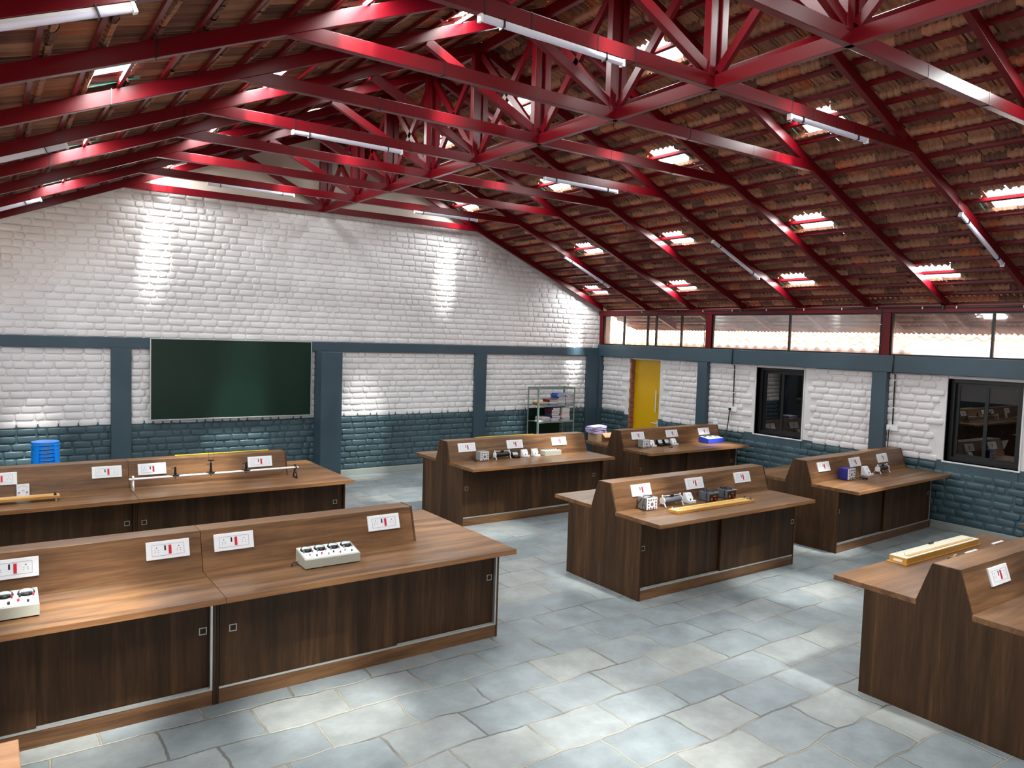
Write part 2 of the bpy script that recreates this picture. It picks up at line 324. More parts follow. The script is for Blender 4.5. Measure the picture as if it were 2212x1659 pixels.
# ---------------------------------------------------------------- brickwork
def bricks(mb, org, U, N, u0, u1, v0, v1, ok=None, mat=lambda u, v: 0, h=0.1, relief=(0.011, 0.019), seed=1):
    """rounded painted bricks over a wall plane: org + u*U + v*Z, standing out along N"""
    rnd = random.Random(seed); org = Vector(org); U = Vector(U); N = Vector(N); Z = Vector((0,0,1))
    k = 0; v = v0
    while v < v1-0.03:
        hh = min(h, v1-v); u = u0 + (0 if k % 2 == 0 else -0.12)
        while u < u1-0.01:
            w = rnd.choice((0.24, 0.25, 0.24, 0.12, 0.13, 0.23)); a = max(u, u0); b = min(u+w, u1)
            if b-a > 0.035 and (ok is None or ok(a, b, v, v+hh)):
                j = 0.0068; g = lambda s=0.0035: rnd.uniform(-s, s); r = rnd.uniform(*relief); c = min(0.016, (b-a)*0.3)
                x0, x1, y0, y1 = a+j, b-j, v+j, v+hh-j
                base = [(x0+c,y0),(x1-c,y0),(x1,y0+c),(x1,y1-c),(x1-c,y1),(x0+c,y1),(x0,y1-c),(x0,y0+c)]
                base = [(p[0]+g(), p[1]+g()) for p in base]; cx, cy = (x0+x1)/2, (y0+y1)/2; vs_ = []
                for ins, dep in ((0, 0), (0.004, 0.75), (0.014, 1.0)):
                    for p in base:
                        dx = p[0]-cx; dy = p[1]-cy; q = (p[0]-math.copysign(min(ins, abs(dx)), dx), p[1]-math.copysign(min(ins, abs(dy)), dy))
                        vs_.append(org+U*q[0]+Z*q[1]+N*(r*dep+g(0.0012)))
                fs = [(i+8*q, (i+1)%8+8*q, (i+1)%8+8*(q+1), i+8*(q+1)) for q in (0,1) for i in range(8)]+[tuple(range(16,24))]
                if U.cross(Z).dot(N) < 0: fs = [tuple(reversed(f)) for f in fs]
                mb.add(vs_, fs, mat((a+b)/2, v+hh/2), True)
            u += w
        v += h; k += 1

# far wall: slab faces Y=YF+.015, bricks proud of it
YS = YF+0.015; DADO = 1.065
wf = MB()
wf.box(XL-0.2, XR+0.25, YS, YS+0.2, 0, DADO, 1)
wf.box(XL-0.2, XR+0.25, YS, YS+0.2, DADO, 2.2, 0)
def gable(m, y0, y1, zlo, over, mi):
    poly = [(XL-0.2, zlo), (XR+0.25, zlo), (XR+0.25, soffit(XR+0.25)+over), (XC, APEX+over), (XL-0.2, soffit(XL-0.2)+over)]
    m.prism(poly, 'Y', y0, y1, mi)
gable(wf, YS, YS+0.2, 2.2, 0.18, 0)
okb = lambda a, b, z0, z1: (z1 < ZC+0.075) and z1 < soffit(a)+0.075 and z1 < soffit(b)+0.075 and not (2.115 < (z0+z1)/2 < 2.275)
NF = (0,-1,0)
bricks(wf, (0, YS, 0), (1,0,0), NF, XL, XR-0.02, 0.10, 2.12, okb, lambda u, v: 1 if v < DADO-0.01 else 0, h=0.1011, seed=3)
bricks(wf, (0, YS, 0), (1,0,0), NF, XL, XR-0.02, 2.27, 4.46, okb, lambda u, v: 0, h=0.0985, relief=(0.010, 0.016), seed=5)
struct(wf.build('wall_front', [M['white'], M['teal'], M['plaster']]))
# smooth plaster infill of the gable above the tie beam
gp = MB(); gp.prism([(XC-KINK, 4.40), (XC+KINK, 4.40), (XC, APEX+0.1)], 'Y', YS-0.018, YS+0.01)
struct(gp.build('trim_1', M['plaster']))
# concrete bands and pillars of the far wall
b = MB(); b.box(XL, XR, 12.035, YS+0.1, 2.12, 2.275); struct(b.build('trim_2', M['teal_flat'], bevel=0.006))
for i, (x0, x1, yf) in enumerate(((1.50,1.765,12.03), (4.50,4.86,11.76), (7.61,7.87,12.03), (10.38,10.82,12.03), (-1.45,-1.2,12.03))):
    struct(MB().box(x0, x1, yf, YS+0.1, 0, 2.12).build('trim_%d' % (3+i), M['teal_flat'], bevel=0.008))
struct(MB().box(XL, 10.7, YF-0.035, YS+0.05, 0, 0.10).build('baseboard_front', M['skirt'], bevel=0.004))

# right wall with door, two windows and the clerestory
XS = XR+0.015; XO = XR+0.25
DOOR = (10.36, 11.18, 0.0, 2.08); W1 = (7.21, 8.12, 0.94, 2.07); W2 = (4.08, 5.0, 0.94, 2.07); W3 = (-1.4, -0.4, 0.94, 2.07); W4 = (0.9, 1.85, 0.94, 2.07)
opens = [DOOR, W1, W2, W4, W3]
dado_r = lambda y: 1.055 if y > 10.9 else 0.945
wr = MB()
ys = sorted([YB-0.2, YF+0.2]+[o[0] for o in opens]+[o[1] for o in opens])
for a, c in zip(ys[:-1], ys[1:]):
    op = next((o for o in opens if abs(o[0]-a) < 1e-6 and abs(o[1]-c) < 1e-6), None)
    if op is None:
        wr.box(XS, XO, a, c, 0, 0.945, 1); wr.box(XS, XO, a, c, 0.945, 2.2, 0)
    else:
        if op[2] > 0: wr.box(XS-0.012, XO, a, c, 0, 0.90, 1)
        if op[2] > 0: wr.box(XS-0.012, XO, a, c, 0.90, op[2], 1)
        wr.box(XS, XO, a, c, op[3], 2.2, 0)
def okr(a, b, z0, z1):
    for o in opens:
        if b > o[0]-0.02 and a < o[1]+0.02 and z1 > o[2]-0.12 and z0 < o[3]: return False
    return True
bricks(wr, (XS, 0, 0), (0,1,0), (-1,0,0), YB, YF-0.02, 0.10, 2.115, okr, lambda u, v: 1 if v < dado_r(u) else 0, h=0.1008, relief=(0.015, 0.024), seed=9)
struct(wr.build('wall_right', [M['white'], M['teal']]))
# plaster reveals: white jambs and sill line round each window
for i, o in enumerate((W1, W2, W4, W3)):
    r = MB(); r.box(XS-0.02, XO, o[1], o[1]+0.022, o[2]-0.01, o[3]+0.04); r.box(XS-0.02, XO, o[0]-0.022, o[0], o[2]-0.01, o[3]+0.04); r.box(XS-0.022, XO, o[0]-0.022, o[1]+0.022, o[2]-0.022, o[2])
    struct(r.build('trim_%d' % (20+i), M['white'], bevel=0.006))
struct(MB().box(10.70, XO, YB, YF+0.1, 2.112, 2.355).build('trim_8', M['teal_flat'], bevel=0.008))
for i, (a, c) in enumerate(((9.12,9.34), (5.81,6.03), (2.55,2.77), (-0.7,-0.48), (11.99,12.08))):
    struct(MB().box(10.705, XO, a, c, 0, 2.115).build('trim_%d' % (9+i), M['teal_flat'], bevel=0.008))
sk = MB()
for a, c in ((YB, 10.34), (11.2, YF)): sk.box(XR-0.03, XS+0.02, a, c, 0, 0.10)
struct(sk.build('baseboard_right', M['skirt'], bevel=0.004))
# door: bare-brick jamb, yellow leaf
d = bpy.data.objects.new('door_1', None); COL.objects.link(d); struct(d)
MB().box(10.905, 10.945, DOOR[0], DOOR[1], 0.0, 2.08).build('door_leaf', M['door_yellow'], d, bevel=0.003)
jm = MB(); z = 0
for k in range(21): jm.box(10.80+0.012*(k%2), 10.90, DOOR[1]-0.035-0.012*((k*7)%3)/2, DOOR[1]+0.01, k*0.1, k*0.1+0.09)
jm.build('brick_jamb', M['rawbrick'], d)
hd = MB(); hx = 10.865; hy = 10.50
hd.cyl((hx, hy, 1.06), (hx, hy, 1.50), 0.012, 10); hd.cyl((hx, hy, 1.14), (10.906, hy, 1.14), 0.009, 8); hd.cyl((hx, hy, 1.42), (10.906, hy, 1.42), 0.009, 8)
hd.build('pull_handle', M['steel'], d)
lh = MB(); lh.box(10.888, 10.906, 10.44, 10.50, 0.72, 0.88); lh.cyl((10.87, 10.47, 0.84), (10.905, 10.47, 0.84), 0.012, 8); lh.cyl((10.87, 10.47, 0.84), (10.87, 10.60, 0.84), 0.010, 8)
lh.build('lever_lock', M['steel'], d)
# sliding windows
def window(n, o):
    w = bpy.data.objects.new('window_%d' % n, None); COL.objects.link(w); struct(w)
    y0, y1, z0, z1 = o; x = 10.90; f = MB(); t = 0.055
    f.box(x, x+0.09, y0, y1, z1-t, z1); f.box(x, x+0.09, y0, y1, z0, z0+t); f.box(x, x+0.09, y0, y0+t, z0+t, z1-t); f.box(x, x+0.09, y1-t, y1, z0+t, z1-t)
    f.build('window_frame', M['blackmetal'], w, bevel=0.003)
    ym = (y0+y1)/2
    for k, (a, c, dx) in enumerate(((y0+t, ym+0.03, 0.02), (ym-0.03, y1-t, 0.05))):
        s = MB(); q = 0.045; xx = x+dx
        s.box(xx, xx+0.025, a, c, z1-t-q, z1-t); s.box(xx, xx+0.025, a, c, z0+t, z0+t+q); s.box(xx, xx+0.025, a, a+q, z0+t+q, z1-t-q); s.box(xx, xx+0.025, c-q, c, z0+t+q, z1-t-q)
        so_ = s.build('sliding_sash', M['blackmetal'], w)
        MB().box(xx+0.010, xx+0.015, a+q, c-q, z0+t+q, z1-t-q).build('pane', M['glass_dark'], so_)
    return w
for n, o in enumerate((W1, W2, W4, W3)): window(n+1, o)
# clerestory: red posts and head beam, black mullions, glass
posts = [(11.96,12.05), (9.06,9.19), (5.80,5.93), (2.55,2.68), (-0.72,-0.59)]
for i, (a, c) in enumerate(posts):
    struct(MB().box(10.705, 10.80, a, c, 2.355, 2.97).build('trim_%d' % (14+i), M['red'], bevel=0.004))
struct(MB().box(10.70, 10.82, YB, YF, 2.968, 3.06).build('trim_19', M['red'], bevel=0.004))
mulls = [[11.35,10.68,10.45,9.80], [7.48], [4.46], [1.0], [-1.6]]
edges = [(9.19,11.96), (5.93,9.06), (2.68,5.80), (-0.59,2.55), (YB,-0.72)]
for i, ((a, c), ml) in enumerate(zip(edges, mulls)):
    w = bpy.data.objects.new('window_%d' % (5+i), None); COL.objects.link(w); struct(w)
    f = MB(); t = 0.022; x0, x1 = 10.735, 10.775
    f.box(x0, x1, a, c, 2.355, 2.355+t); f.box(x0, x1, a, c, 2.968-t, 2.968); f.box(x0, x1, a, a+t, 2.377, 2.946); f.box(x0, x1, c-t, c, 2.377, 2.946)
    for y in ml: f.box(x0, x1, y-0.016, y+0.016, 2.377, 2.946)
    f.build('window_frame', M['blackmetal'], w)
    g = MB(); cuts = [a+t]+sorted(ml)+[c-t]
    for q, r in zip(cuts[:-1], cuts[1:]): g.box(10.752, 10.757, q+0.012, r-0.012, 2.377, 2.946)
    g.build('pane', M['glass_open'] if i == 0 else M['glass_clear'], w)

# left wall and back wall (behind and beside the camera)
wl = MB(); wl.box(XL-0.2, XL, YB-0.2, YF+0.2, 0, 1.0, 1)
wl.box(XL-0.2, XL, YB-0.2, YF+0.2, 1.0, 2.1, 0); wl.box(XL-0.2, XL, YB-0.2, YF+0.2, 2.95, 3.15, 0)
for y in (YB-0.2, 1.0, 4.6, 8.2, 11.9): wl.box(XL-0.2, XL, y, y+0.3, 2.1, 2.95, 0)
struct(wl.build('wall_left', [M['white'], M['teal']]))
wb = MB(); wb.box(XL, 1.1, YB-0.2, YB, 0, 2.7); wb.box(3.9, XO, YB-0.2, YB, 0, 2.7); wb.box(1.1, 3.9, YB-0.2, YB, 0, 0.9); wb.box(1.1, 3.9, YB-0.2, YB, 2.1, 2.7)  # unseen back opening put in as a daylight source, sized to tune the fill
gable(wb, YB-0.2, YB, 2.7, 0.18, 0)
struct(wb.build('wall_back', M['white']))

# ---------------------------------------------------------------- roof: tiles, roof lights
TW = 0.23; COURSE = 0.283; P0 = 4.06; LIP = 0.09
TY0 = YB-0.3; NT = int((YF+0.35-TY0)/TW)
rows_r = {0.945: [10.05,7.84,5.5,3.25,1.25,0.3], 2.36: [11.55,9.1,6.8,4.7,2.45,0.2], 4.06: [10.26,8.1,5.86,3.65,1.4], 5.475: [11.55,9.3,6.95,4.84,2.6,0.4]}  # nearest light of the highest row is unseen, added to brighten the near floor
rows_l = {0.945: [9.95,7.72,5.75,3.5,1.3,0.35], 2.36: [11.55,9.15,6.94,4.7,2.4], 3.78: [10.1,7.95,5.65,3.4,1.2], 5.475: [9.2,6.9,4.6,2.4]}  # its highest row also ends in an unseen light added for the near floor
def kc(p): return round((p-P0)/COURSE)
def tile_slope(name, side, rows):
    holes = set(); lights = []
    for p, yy in rows.items():
        for y in yy:
            i = round((y-TY0)/TW)-1
            n_ = 2 if side > 0 else 3
            for q in range(n_): holes.add((kc(p), i+q))
            lights.append((p, kc(p), TY0+i*TW, TY0+(i+n_)*TW))
    rnd = random.Random(11+side); V = []; F = []; tint = []
    prof = [(0.0,0.0),(0.10,0.001),(0.14,0.020),(0.20,0.020),(0.25,0.002),(0.42,0.001),(0.46,0.018),(0.52,0.018),(0.57,0.001),(0.74,0.002),(0.78,0.020),(0.87,0.020),(0.93,-0.016),(0.999,-0.016)]
    npf = len(prof); kmin = -14; kmax = 11
    for k in range(kmin, kmax+1):
        p = P0+COURSE*k; s0 = max(p-LIP, 0.0); s1 = p-LIP+COURSE
        if s1 < 0.02: continue
        for i in range(NT):
            if (k, i) in holes: continue
            j = rnd.uniform(-0.004, 0.004); j2 = rnd.uniform(-0.004, 0.004); tn = rnd.random(); b0 = len(V); ds = rnd.uniform(-0.006, 0.006)
            head = 0.0 if (k-1, i) in holes else 0.045
            rows_ = [(s0+ds, head, 0.3), (s0+ds, -0.002, 0.0), (s0+0.018+ds, -0.024, 0.25), (s0+0.040+ds, -0.020, 0.4), (s0+0.054, 0.010, 1.0), (s1+0.03, 0.040, 1.0)]
            for ds_, off, rib in rows_:
                for u, hgt in prof:
                    V.append((XC+side*ds_, TY0+(i+u)*TW, APEX+0.150-S*ds_+off+j+j2*u-hgt*rib))
            for r in range(len(rows_)-1):
                for q in range(npf-1):
                    a = b0+r*npf+q; f = (a, a+npf, a+npf+1, a+1)
                    F.append(f if side > 0 else tuple(reversed(f))); tint.append(tn)
    for k in range(kmin, kmax+1):      # backing sheet added over the tiles to block light leaks
        s0 = max(P0+COURSE*k-LIP, 0.0); s1 = P0+COURSE*(k+1)-LIP; i = 0
        while i < NT:
            hid = lambda q: (k, q) in holes or (k-1, q) in holes
            if hid(i): i += 1; continue
            e = i
            while e < NT and not hid(e): e += 1
            b0 = len(V)
            for ss in (s0, s1):
                for yy_ in (TY0+i*TW, TY0+e*TW): V.append((XC+side*ss, yy_, APEX+0.150-S*ss+0.050))
            F.append((b0, b0+1, b0+3, b0+2)); tint.append(0.4); i = e
    me = bpy.data.meshes.new(name); me.from_pydata(V, [], F); me.materials.append(M['tile'])
    at = me.attributes.new('tint', 'FLOAT', 'FACE'); at.data.foreach_set('value', tint); me.update()
    o = bpy.data.objects.new(name, me); COL.objects.link(o); struct(o)
    return lights
lr = tile_slope('ceiling_right', 1, rows_r); ll = tile_slope('ceiling_left', -1, rows_l)
nrm = {s: Vector((s*S, 0, 1)).normalized() for s in (1, -1)}
def rowname(side, p):
    ps = sorted((rows_r if side > 0 else rows_l).keys()); i = ps.index(p)
    return ['highest', 'second highest', 'third highest', 'lowest'][i]
proto = None
for side, lst in ((1, lr), (-1, ll)):
    sl = Vector((side, 0, -S)).normalized(); cnt = {}
    for p, k, y0, y1 in lst:
        cnt[p] = cnt.get(p, 0)+1
        c = Vector((XC+side*(P0+COURSE*k-LIP+COURSE/2), (y0+y1)/2, 0)); c.z = APEX+0.147-S*abs(c.x-XC)
        t = thing('roof_light', '%s slope glass roof light, %s from the far wall in the %s row' % ('right' if side > 0 else 'left', ORD[cnt[p]-1], rowname(side, p)), 'skylight', c, group='glass roof lights among the tiles')
        g = MB(); g.obox((0,0,0), sl*(COURSE/2+0.055), Vector((0,(y1-y0)/2+0.08,0)), nrm[side]*0.003)
        g.build('glass_pane', M['glass_roof'], t)
        for sy in (-1, 1): MB().obox((0, sy*((y1-y0)/2+0.076), 0), sl*(COURSE/2+0.055), Vector((0,0.005,0)), nrm[side]*0.005).build('glass_edge', M['glass_edge'], t)
        area_light('daylight', c+nrm[side]*0.004, -nrm[side], COURSE+0.03, y1-y0-0.005, SKYLIGHT_L)

# ---------------------------------------------------------------- purlins
for side in (1, -1):
    for k in range(-13, 11):
        p = P0+COURSE*k; x = XC+side*p; zz = APEX+0.108-S*p
        m = MB(); m.obox((0,0,0.0175), Vector((0.014,0,-side*0.014*S)), (0,(YF-YB)/2,0), (0,0,0.0175))
        o = m.build('roof_purlin', M['red'], loc=(x, (YF+YB)/2, zz))
        tag(o, 'thin red purlin under the %s roof slope, %s down from the ridge' % ('right' if side > 0 else 'left', ORD[k+13]), 'purlin', 'red purlins carrying the roof tiles')

# ---------------------------------------------------------------- trusses
TR = [11.97, 10.70, 9.57, 8.42, 7.34, 6.19, 5.08, 3.98, 2.87, 1.74, 0.60, -0.55, -1.70]
DV = 0.1/math.cos(math.atan(S))
def truss(y, label, ties):
    t = thing('roof_truss', label, 'roof truss', (XC, y, 0), group='red steel roof trusses')
    W = 0.055 if y < 11.5 else 0.05
    for s in (-1, 1):
        e = 6.95 if y < 11.5 else 6.1
        m = MB(); m.prism([(0, APEX), (s*e, APEX-S*e), (s*e, APEX-S*e+0.108), (0, APEX+0.108)], 'Y', -W/2, W/2)
        m.build('rafter', M['red'], t, bevel=0.003)
        m = MB(); x1 = 1.30; z0 = 4.50; m.beam((s*0.06, 0, z0), (s*x1, 0, z0+0.44*x1), W*0.9, 0.085)
        m.build('diagonal_brace', M['red'], t, bevel=0.003)
    m = MB(); m.prism([(-KINK, ZC), (KINK, ZC), (KINK-0.24, ZC+0.1), (-KINK+0.24, ZC+0.1)], 'Y', -W/2-0.002, W/2+0.002)
    m.build('collar_beam', M['red'], t, bevel=0.003)
    m = MB()
    for s in (-1, 1): m.box(s*0.062-0.034, s*0.062+0.034, -0.035, 0.035, 4.46, APEX+0.02)
    m.box(-0.03, 0.03, -0.012, 0.012, 4.46, APEX+0.02)
    m.build('king_post', M['red'], t, bevel=0.003)
    if ties:
        h = W/2+0.004
        for x in ties:
            m = MB()
            if abs(x) < KINK-0.25: z0, z1 = ZC-0.004, ZC+0.104
            else: z1 = APEX-S*abs(x)+0.112; z0 = APEX-S*abs(x)-0.004
            m.box(x-0.004, x+0.004, -h, h, z0, z0+0.004); m.box(x-0.004, x+0.004, -h, -h+0.004, z0, z1); m.box(x-0.004, x+0.004, h-0.004, h, z0, z1)
            m.build('cable_tie', M['black'], t)
    return t
for i, y in enumerate(TR):
    lab = 'red steel roof truss lying against the far gable wall' if i == 0 else 'red steel roof truss, %s from the far gable wall' % ORD[i]
    rd = random.Random(i)
    ties = [] if i in (0,) else [-3.9+rd.uniform(-.3,.3), -3.1, -2.1, -1.75, -1.2, -0.85, 0.95, 1.25, 1.6, 1.9, 2.3, 3.9, 4.4][::(1 if i % 3 == 1 else 3)]
    truss(y, lab, ties)
# ridge girder lengthwise
g = thing('ridge_girder', 'long red girder with crossed braces under the ridge, joining all the trusses', 'girder', (XC, 0, 0))
MB().box(-0.027, 0.027, -1.7, 11.95, ZC, ZC+0.1).build('bottom_chord', M['red'], g, bevel=0.003)
MB().box(-0.027, 0.027, -1.7, 11.95, APEX-0.02, APEX+0.09).build('ridge_beam', M['red'], g, bevel=0.003)
for a, c in zip(TR[:-1], TR[1:]):
    for y0, y1 in ((a, c), (c, a)):
        m = MB(); s = 1 if y1 > y0 else -1; off = 0.0 if s > 0 else 0.0
        m.beam((0, y0+s*0.05, 4.50), (0, y1-s*0.05, 5.56), 0.045, 0.07, side=(1,0,0))
        m.build('cross_brace', M['red'], g)

# ---------------------------------------------------------------- tube lights
def tube_light(loc, label, slope=0.0):
    t = thing('tube_light', label, 'tube light', loc, group='white tube lights strapped under the trusses')
    L_ = 0.59; ang = math.atan(slope); R_ = Matrix.Rotation(ang, 4, 'Y')
    m = MB(); m.box(-L_, L_, -0.016, 0.016, -0.004, 0.012); m.xform(R_); m.build('lamp_body', M['white_paint_metal'], t)
    m = MB(); n = 8
    pts = [(0.017*math.cos(PI+PI*i/n)*1.1, -0.004+0.026*math.sin(PI+PI*i/n)) for i in range(n+1)]
    v = [(-L_+0.015, a, b_) for a, b_ in pts]+[(L_-0.015, a, b_) for a, b_ in pts]
    m.add(v, [(i, i+1, n+2+i, n+1+i) for i in range(n)], 0, True); m.add(v, [tuple(range(n, -1, -1)), tuple(range(n+1, 2*n+2))]); m.xform(R_)
    m.build('diffuser', M['lilac'], t)
    for s in (-1, 1): MB().box(s*(L_-0.008)-0.009, s*(L_-0.008)+0.009, -0.021, 0.021, -0.034, 0.012).xform(R_).build('end_cap', M['white_pl'], t)
    for s in (-0.42, 0.42): MB().box(s-0.003, s+0.003, -0.031, 0.031, -0.034, 0.02).xform(R_).build('strap', M['black'], t)
for ti, nm in ((1, 'second'), (4, 'fifth'), (7, 'eighth')):
    y = TR[ti]-0.01
    tube_light((3.06, y, ZC-0.014), 'left-of-centre tube light under the collar beam of the %s truss from far' % nm)
    tube_light((6.13, y, ZC-0.014), 'right-of-centre tube light under the collar beam of the %s truss from far' % nm)
    for s, w_ in ((1, 'right'), (-1, 'left')):
        x = XC+s*4.55
        tube_light((x, y, soffit(x)-0.016), 'sloping tube light under the %s rafter of the %s truss from the far wall' % (w_, nm), slope=s*S)

# ---------------------------------------------------------------- lab benches
def socket_panel(parent, x, z=0.95, W=0.27, H=0.12):
    """switch and socket plate lying on the sloped near face of the riser; local coords of the bench"""
    a = 0.09/0.265; n = Vector((0, -1, a)).normalized(); up = Vector((0, a, 1)).normalized()
    c = Vector((x, -0.175+(z-0.78)*a, z)); X = Vector((1,0,0))
    m = MB(); m.obox(c+n*0.006, X*W/2, up*H/2, n*0.007)
    s = m.build('socket_panel', M['white_pl'], parent, bevel=0.003)
    m = MB(); q = c+n*0.0135
    for sx in (-1, 1): m.obox(q+X*sx*W*0.37, X*0.0006, up*H*0.30, n*0.0006)
    for sz in (-1, 1): m.obox(q+up*sz*H*0.30, X*W*0.37, up*0.0006, n*0.0006)
    m.build('inner_frame_line', M['grey_line'], s)
    m = MB(); m.obox(q+X*0.012, X*0.0085, up*H*0.24, n*0.003); m.build('rocker_switch', M['redpl'], s)
    m = MB(); m.obox(q-X*0.018+up*0.012, X*0.005, up*0.016, n*0.001)
    m.build('indicator', M['black'], s)
    m = MB()
    for sx in (-0.26, 0.25):
        for dx, dz, r in ((0, 0.016, 0.0035), (-0.010, 0.0, 0.0022), (0.010, 0.0, 0.0022), (-0.011, -0.012, 0.0022), (0.011, -0.012, 0.0022)):
            o_ = q+X*(sx*W+dx)+up*dz; m.cyl(o_, o_+n*0.0008, r, 8)
    m.build('socket_holes', M['black'], s)
def bench(label, x0, x1, yc, riser_to=None, plates=(), split=None, front='right', near_trim=False, seam=None, rz=0.0, group='walnut laminate laboratory benches', handles=None):
    L_ = x1-x0; rt = (riser_to or x1)-x0
    t = thing('laboratory_bench', label, 'lab bench', (x0, yc, 0), rz, group=group)
    MB().box(0, L_, -0.77, 0.77, 0.742, 0.78).build('worktop', M['wood_h'], t, bevel=0.002)
    for s in (-1, 1): MB().box(0.0, L_, s*0.7705-0.0008, s*0.7705+0.0008, 0.744, 0.778).build('edge_band', M['edge'], t)
    trap = [(-0.175, 0.779), (0.175, 0.779), (0.085, 1.045), (-0.085, 1.045)]
    m = MB(); m.prism(trap, 'X', 0.0 if seam == 'left' else 0.017, rt-0.001 if rt < L_ else (L_ if seam == 'right' else L_-0.017)); m.build('riser', M['wood_h'], t, bevel=0.002)
    end = [(-0.535,0),(0.535,0),(0.535,0.741),(0.1755,0.741),(0.1755,0.78),(0.086,1.046),(-0.086,1.046),(-0.1755,0.78),(-0.1755,0.741),(-0.535,0.741)]
    low = [(-0.535,0),(0.535,0),(0.535,0.741),(-0.535,0.741)]
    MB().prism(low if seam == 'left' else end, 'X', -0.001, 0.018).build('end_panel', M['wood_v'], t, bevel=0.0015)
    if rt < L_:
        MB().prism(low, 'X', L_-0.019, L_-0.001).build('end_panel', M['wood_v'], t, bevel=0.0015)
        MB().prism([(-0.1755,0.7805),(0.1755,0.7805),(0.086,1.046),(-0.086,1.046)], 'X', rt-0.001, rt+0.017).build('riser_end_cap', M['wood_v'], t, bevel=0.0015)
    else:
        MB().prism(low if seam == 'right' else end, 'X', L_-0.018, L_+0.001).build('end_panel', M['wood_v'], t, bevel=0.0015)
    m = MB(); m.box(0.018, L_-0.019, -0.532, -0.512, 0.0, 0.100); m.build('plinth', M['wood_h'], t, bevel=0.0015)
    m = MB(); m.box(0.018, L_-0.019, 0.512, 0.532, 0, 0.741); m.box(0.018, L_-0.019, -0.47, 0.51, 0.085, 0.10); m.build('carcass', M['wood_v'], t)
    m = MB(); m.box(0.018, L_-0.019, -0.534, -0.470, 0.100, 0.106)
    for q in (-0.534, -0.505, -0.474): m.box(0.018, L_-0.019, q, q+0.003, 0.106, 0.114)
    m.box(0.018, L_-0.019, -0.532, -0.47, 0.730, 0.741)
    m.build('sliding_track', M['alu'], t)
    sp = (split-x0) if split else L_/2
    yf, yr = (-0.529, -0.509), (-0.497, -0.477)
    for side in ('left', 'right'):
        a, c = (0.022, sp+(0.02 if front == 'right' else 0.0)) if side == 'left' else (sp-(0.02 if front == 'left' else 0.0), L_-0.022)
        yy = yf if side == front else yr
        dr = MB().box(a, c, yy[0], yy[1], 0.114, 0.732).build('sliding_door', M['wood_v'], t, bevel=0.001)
        hx = a+0.075 if side == 'left' else c-0.075
        if handles: hx = handles[side]-x0
        m = MB(); r = 0.024; w_ = 0.006; z0 = 0.49
        m.box(hx-r, hx+r, yy[0]-0.004, yy[0]+0.001, z0+r-w_, z0+r, 0); m.box(hx-r, hx+r, yy[0]-0.004, yy[0]+0.001, z0-r, z0-r+w_, 0)
        m.box(hx-r, hx-r+w_, yy[0]-0.004, yy[0]+0.001, z0-r+w_, z0+r-w_, 0); m.box(hx+r-w_, hx+r, yy[0]-0.004, yy[0]+0.001, z0-r+w_, z0+r-w_, 0)
        m.box(hx-r+w_, hx+r-w_, yy[0]-0.0015, yy[0], z0-r+w_, z0+r-w_, 1)
        m.build('flush_pull', [M['handle_ring'], M['recess']], dr)
    if near_trim:
        m = MB(); m.box(L_-0.034, L_-0.020, -0.536, -0.505, 0.10, 0.741); m.build('edge_trim', M['alu'], t)
    for x in plates: socket_panel(t, x-x0)
    return t
R1, R2, R3 = 2.30, 5.51, 8.69
bench('walnut lab bench cut by the left picture edge, carrying a half-hidden dial box', -0.98, 1.222, R2, None, (0.14, 1.01), 0.235, 'left', True, 'right', handles={'left': -0.9, 'right': 1.15})
bench('large walnut lab bench in the left foreground, a four-dial meter box on it', 1.225, 3.43, R2, 2.84, (1.44, 2.59), 2.527, 'left', True, 'left', handles={'left': 1.33, 'right': 3.36})
bench('walnut lab bench before the blackboard at the left picture edge, galvanometer on it', -0.98, 1.226, R3, None, (0.13, 1.03), 0.2, 'left', False, 'right', handles={'left': -0.9, 'right': 1.16})
bench('walnut lab bench before the blackboard holding the long twin-rod optical bench', 1.229, 3.43, R3, 2.86, (1.45, 2.57), 2.14, 'left', False, 'left', handles={'left': 1.31, 'right': 3.32})
bench('walnut lab bench in the far middle with instruments and a yellow rule on its riser', 5.02, 7.42, R3, None, (5.32, 6.11, 6.90), 6.08, 'left', False, handles={'left': 5.08, 'right': 7.27})
bench('farthest right walnut lab bench near the yellow door, bright blue kit box on it', 8.14, 10.44, R3, None, (8.50, 9.27, 10.05), 9.22, 'right', True, handles={'left': 8.2, 'right': 10.3})
bench('walnut lab bench in the middle of the floor with battery eliminators and wooden bridge', 5.03, 7.43, R2, None, (5.42, 6.21, 7.00), 6.19, 'right', False, handles={'left': 5.10, 'right': 7.385})
bench('walnut lab bench beside the right wall, dark blue power supply on it', 8.25, 10.70, R2, None, (8.60, 9.36, 10.09), 9.40, 'right', True, rz=0.045, handles={'left': 8.33, 'right': 10.6})
bench('dark walnut lab bench in the right foreground, cream-topped wooden box on it', 5.10, 7.50, R1, None, (5.58, 6.37, 7.15), 6.3, 'right', False)
bench('walnut lab bench at the right picture edge showing only a worktop corner', 8.30, 10.70, R1, None, (8.65, 9.4, 10.1), 9.4, 'right', False)
# light wooden table, only its corner shows bottom left
t = thing('side_table', 'light wooden table whose corner shows at the bottom left corner', 'table', (-0.55, 3.05, 0))
MB().box(-0.7, 0.655, -0.45, 0.45, 0.745, 0.78).build('table_top', M['table_wood'], t, bevel=0.004)
for sx, sy in ((-0.62,-0.38),(0.57,-0.38),(0.57,0.38),(-0.62,0.38)): MB().box(sx-0.025, sx+0.025, sy-0.025, sy+0.025, 0, 0.745).build('leg', M['table_wood'], t)
